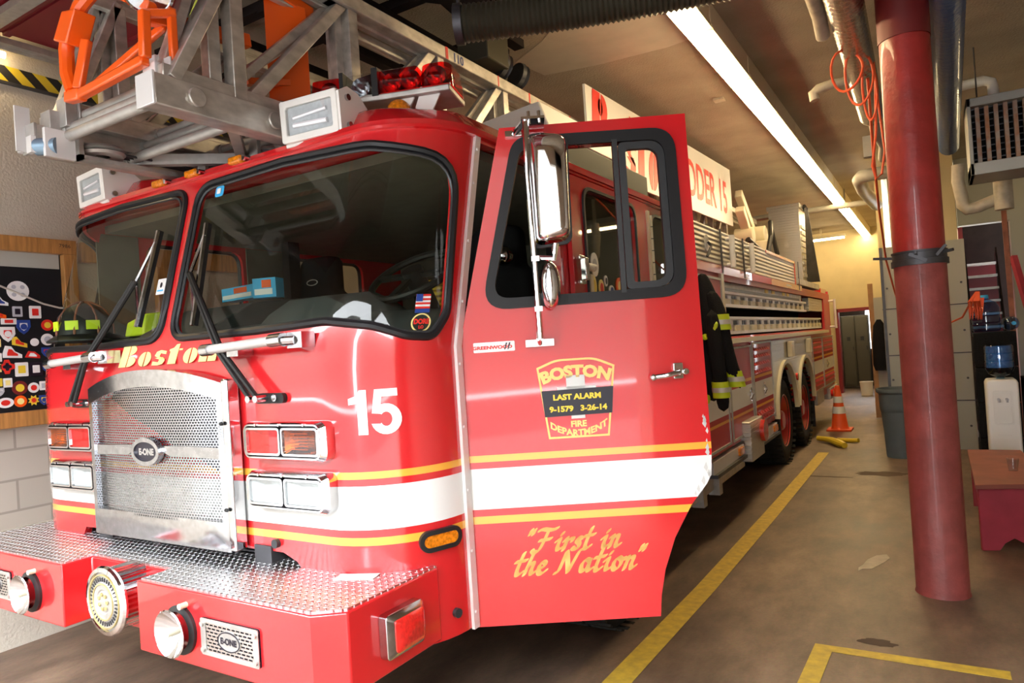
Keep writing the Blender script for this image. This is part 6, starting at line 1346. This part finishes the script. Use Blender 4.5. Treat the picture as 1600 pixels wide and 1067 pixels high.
PT = [(2.256, 2.240, .066, 'o', 'decal_white', 'decal_grey', 'large round white sticker with small round emblems at the top of the board'),
(2.150, 2.168, .045, 's', 'decal_white', 'decal_blue', 'white and red sneaker shaped patch left of the large round sticker'),
(2.137, 2.087, .042, 'b', 'orange_paint', 'decal_red', 'orange boot shaped patch at the left edge above the striped badge'),
(2.246, 2.103, .034, 'q', 'decal_grey', 'decal_black', 'small grey lettered sticker under the large round sticker'),
(2.352, 2.100, .042, 'q', 'decal_white', 'decal_red', 'white cup shaped sticker right of the grey lettered sticker'),
(2.192, 2.038, .028, 'w', 'decal_white', 'decal_red', 'white and red striped strip above the flame badge'),
(2.277, 2.002, .050, 'h', 'decal_blue', 'decal_white', 'blue shield patch with a pale rim in the upper middle'),
(2.182, 1.955, .052, 'h', 'decal_white', 'decal_red', 'white shield with a red flaming emblem'),
(2.423, 2.012, .038, 'o', 'decal_red', 'decal_gold', 'red and gold face shaped patch near the right edge'),
(2.418, 1.914, .040, 'o', 'decal_white', 'decal_grey', 'round white and green seal near the right edge'),
(2.248, 1.898, .044, 'b', 'decal_gold', 'decal_red', 'yellow boot shaped patch right of the flame badge'),
(2.338, 1.898, .026, 'o', 'decal_white', 'decal_white', 'small plain white oval patch'),
(2.117, 1.898, .026, 'q', 'decal_cream', 'decal_cream', 'cream card at the left edge beside the flame badge'),
(2.202, 1.829, .056, 's', 'decal_white', 'decal_red', 'white and blue sneaker shaped patch in the middle of the board'),
(2.320, 1.812, .046, 'c', 'decal_red', 'decal_white', 'red cap shaped patch right of the sneaker'),
(2.405, 1.830, .034, 'h', 'decal_blue', 'decal_red', 'dark blue round badge at the right edge beside the red cap'),
(2.116, 1.805, .028, 'q', 'decal_white', 'decal_white', 'white tag at the left edge beside the sneaker patch'),
(2.167, 1.742, .048, 'm', 'decal_red', 'decal_black', 'dark red maltese cross patch'),
(2.251, 1.720, .046, 'q', 'decal_white', 'decal_gold', 'white square card right of the maltese cross'),
(2.337, 1.718, .046, 'q', 'decal_black', 'decal_white', 'black card with a white portrait in a white border'),
(2.395, 1.727, .028, 'h', 'decal_blue', 'decal_white', 'small blue shield at the right edge beside the black card'),
(2.113, 1.736, .026, 'q', 'decal_cream', 'decal_white', 'cream tag at the left edge beside the maltese cross'),
(2.113, 1.644, .026, 'q', 'decal_gold', 'decal_gold', 'small plain yellow square at the left edge'),
(2.166, 1.638, .030, 'q', 'decal_white', 'decal_cream', 'small whitish square right of the yellow square'),
(2.234, 1.599, .046, 'o', 'column_sleeve', 'decal_gold', 'round dark maroon patch'),
(2.316, 1.594, .034, 'o', 'decal_white', 'decal_red', 'round white patch right of the maroon one'),
(2.378, 1.603, .030, 'q', 'decal_white', 'decal_grey', 'white card at the right edge beside the round white patch'),
(2.120, 1.583, .028, 'h', 'decal_grey', 'decal_white', 'small grey shield at the lower left'),
(2.146, 1.509, .046, 'e', 'decal_white', 'decal_red', 'wide white oval patch with a red centre at the lower left'),
(2.233, 1.511, .038, 'o', 'orange_paint', 'decal_cream', 'round orange patch on the bottom row'),
(2.312, 1.510, .036, 'u', 'decal_gold', 'decal_red', 'yellow sunburst patch on the bottom row'),
(2.374, 1.507, .036, 'h', 'decal_blue', 'decal_gold', 'dark blue shield with a gold edge at the lower right')]
for y, z, r, kd, c1, c2, lab in PT:
    y = y+.0; k = MB()
    sh = {'o': lambda s: ell(y, z, r*s, r*s, 24), 'e': lambda s: ell(y, z, r*1.05*s, r*.72*s, 24), 's': lambda s: sneak(y, z, r*s), 'b': lambda s: boot(y, z, r*s), 'q': lambda s: sq(y, z, r*s, .85), 'w': lambda s: sq(y, z, r*s, 1.6, .7),
          'h': lambda s: shield_(y, z, r*s), 'c': lambda s: [(y-r*s, z-r*.3*s), (y+r*s, z-r*.5*s), (y+r*s, z-r*.1*s), (y+r*.3*s, z+r*.5*s), (y-r*.5*s, z+r*.6*s)], 'm': lambda s: malt(y, z, r*s), 'u': lambda s: star(y, z, r*s, 8, .62)}[kd]
    k.prism(sh(1), LW, .031, .036, 0); k.prism(sh(.55), LW, .036, .0375, 1)
    if r > .06:
        for i in range(4): k.prism(ell(y+.036*math.cos(PI/4+i*PI/2), z+.036*math.sin(PI/4+i*PI/2), .014, .014, 12), LW, .036, .039, 2)
    elif kd == 'h': k.prism(ell(y, z, r*.4, r*.4, 14), LW, .0375, .039, 0)
    tag(k.build('uniform_patch', [c1, 'decal_white' if r > .06 else c2, 'decal_grey']), lab, 'patch', 'patches on the black board')
k = MB(); k.tube([LW(1.6, 2.42, .05), LW(2.05, 2.31, .05), LW(2.16, 2.262, .05), LW(2.3, 2.20, .05), LW(2.40, 2.155, .05), LW(2.50, 2.13, .05), LW(2.60, 2.13, .05), LW(2.75, 2.09, .05)], .007, 6); tag(k.build('rope', 'rope'), 'thin white cord draped across the black patch board', 'cord')
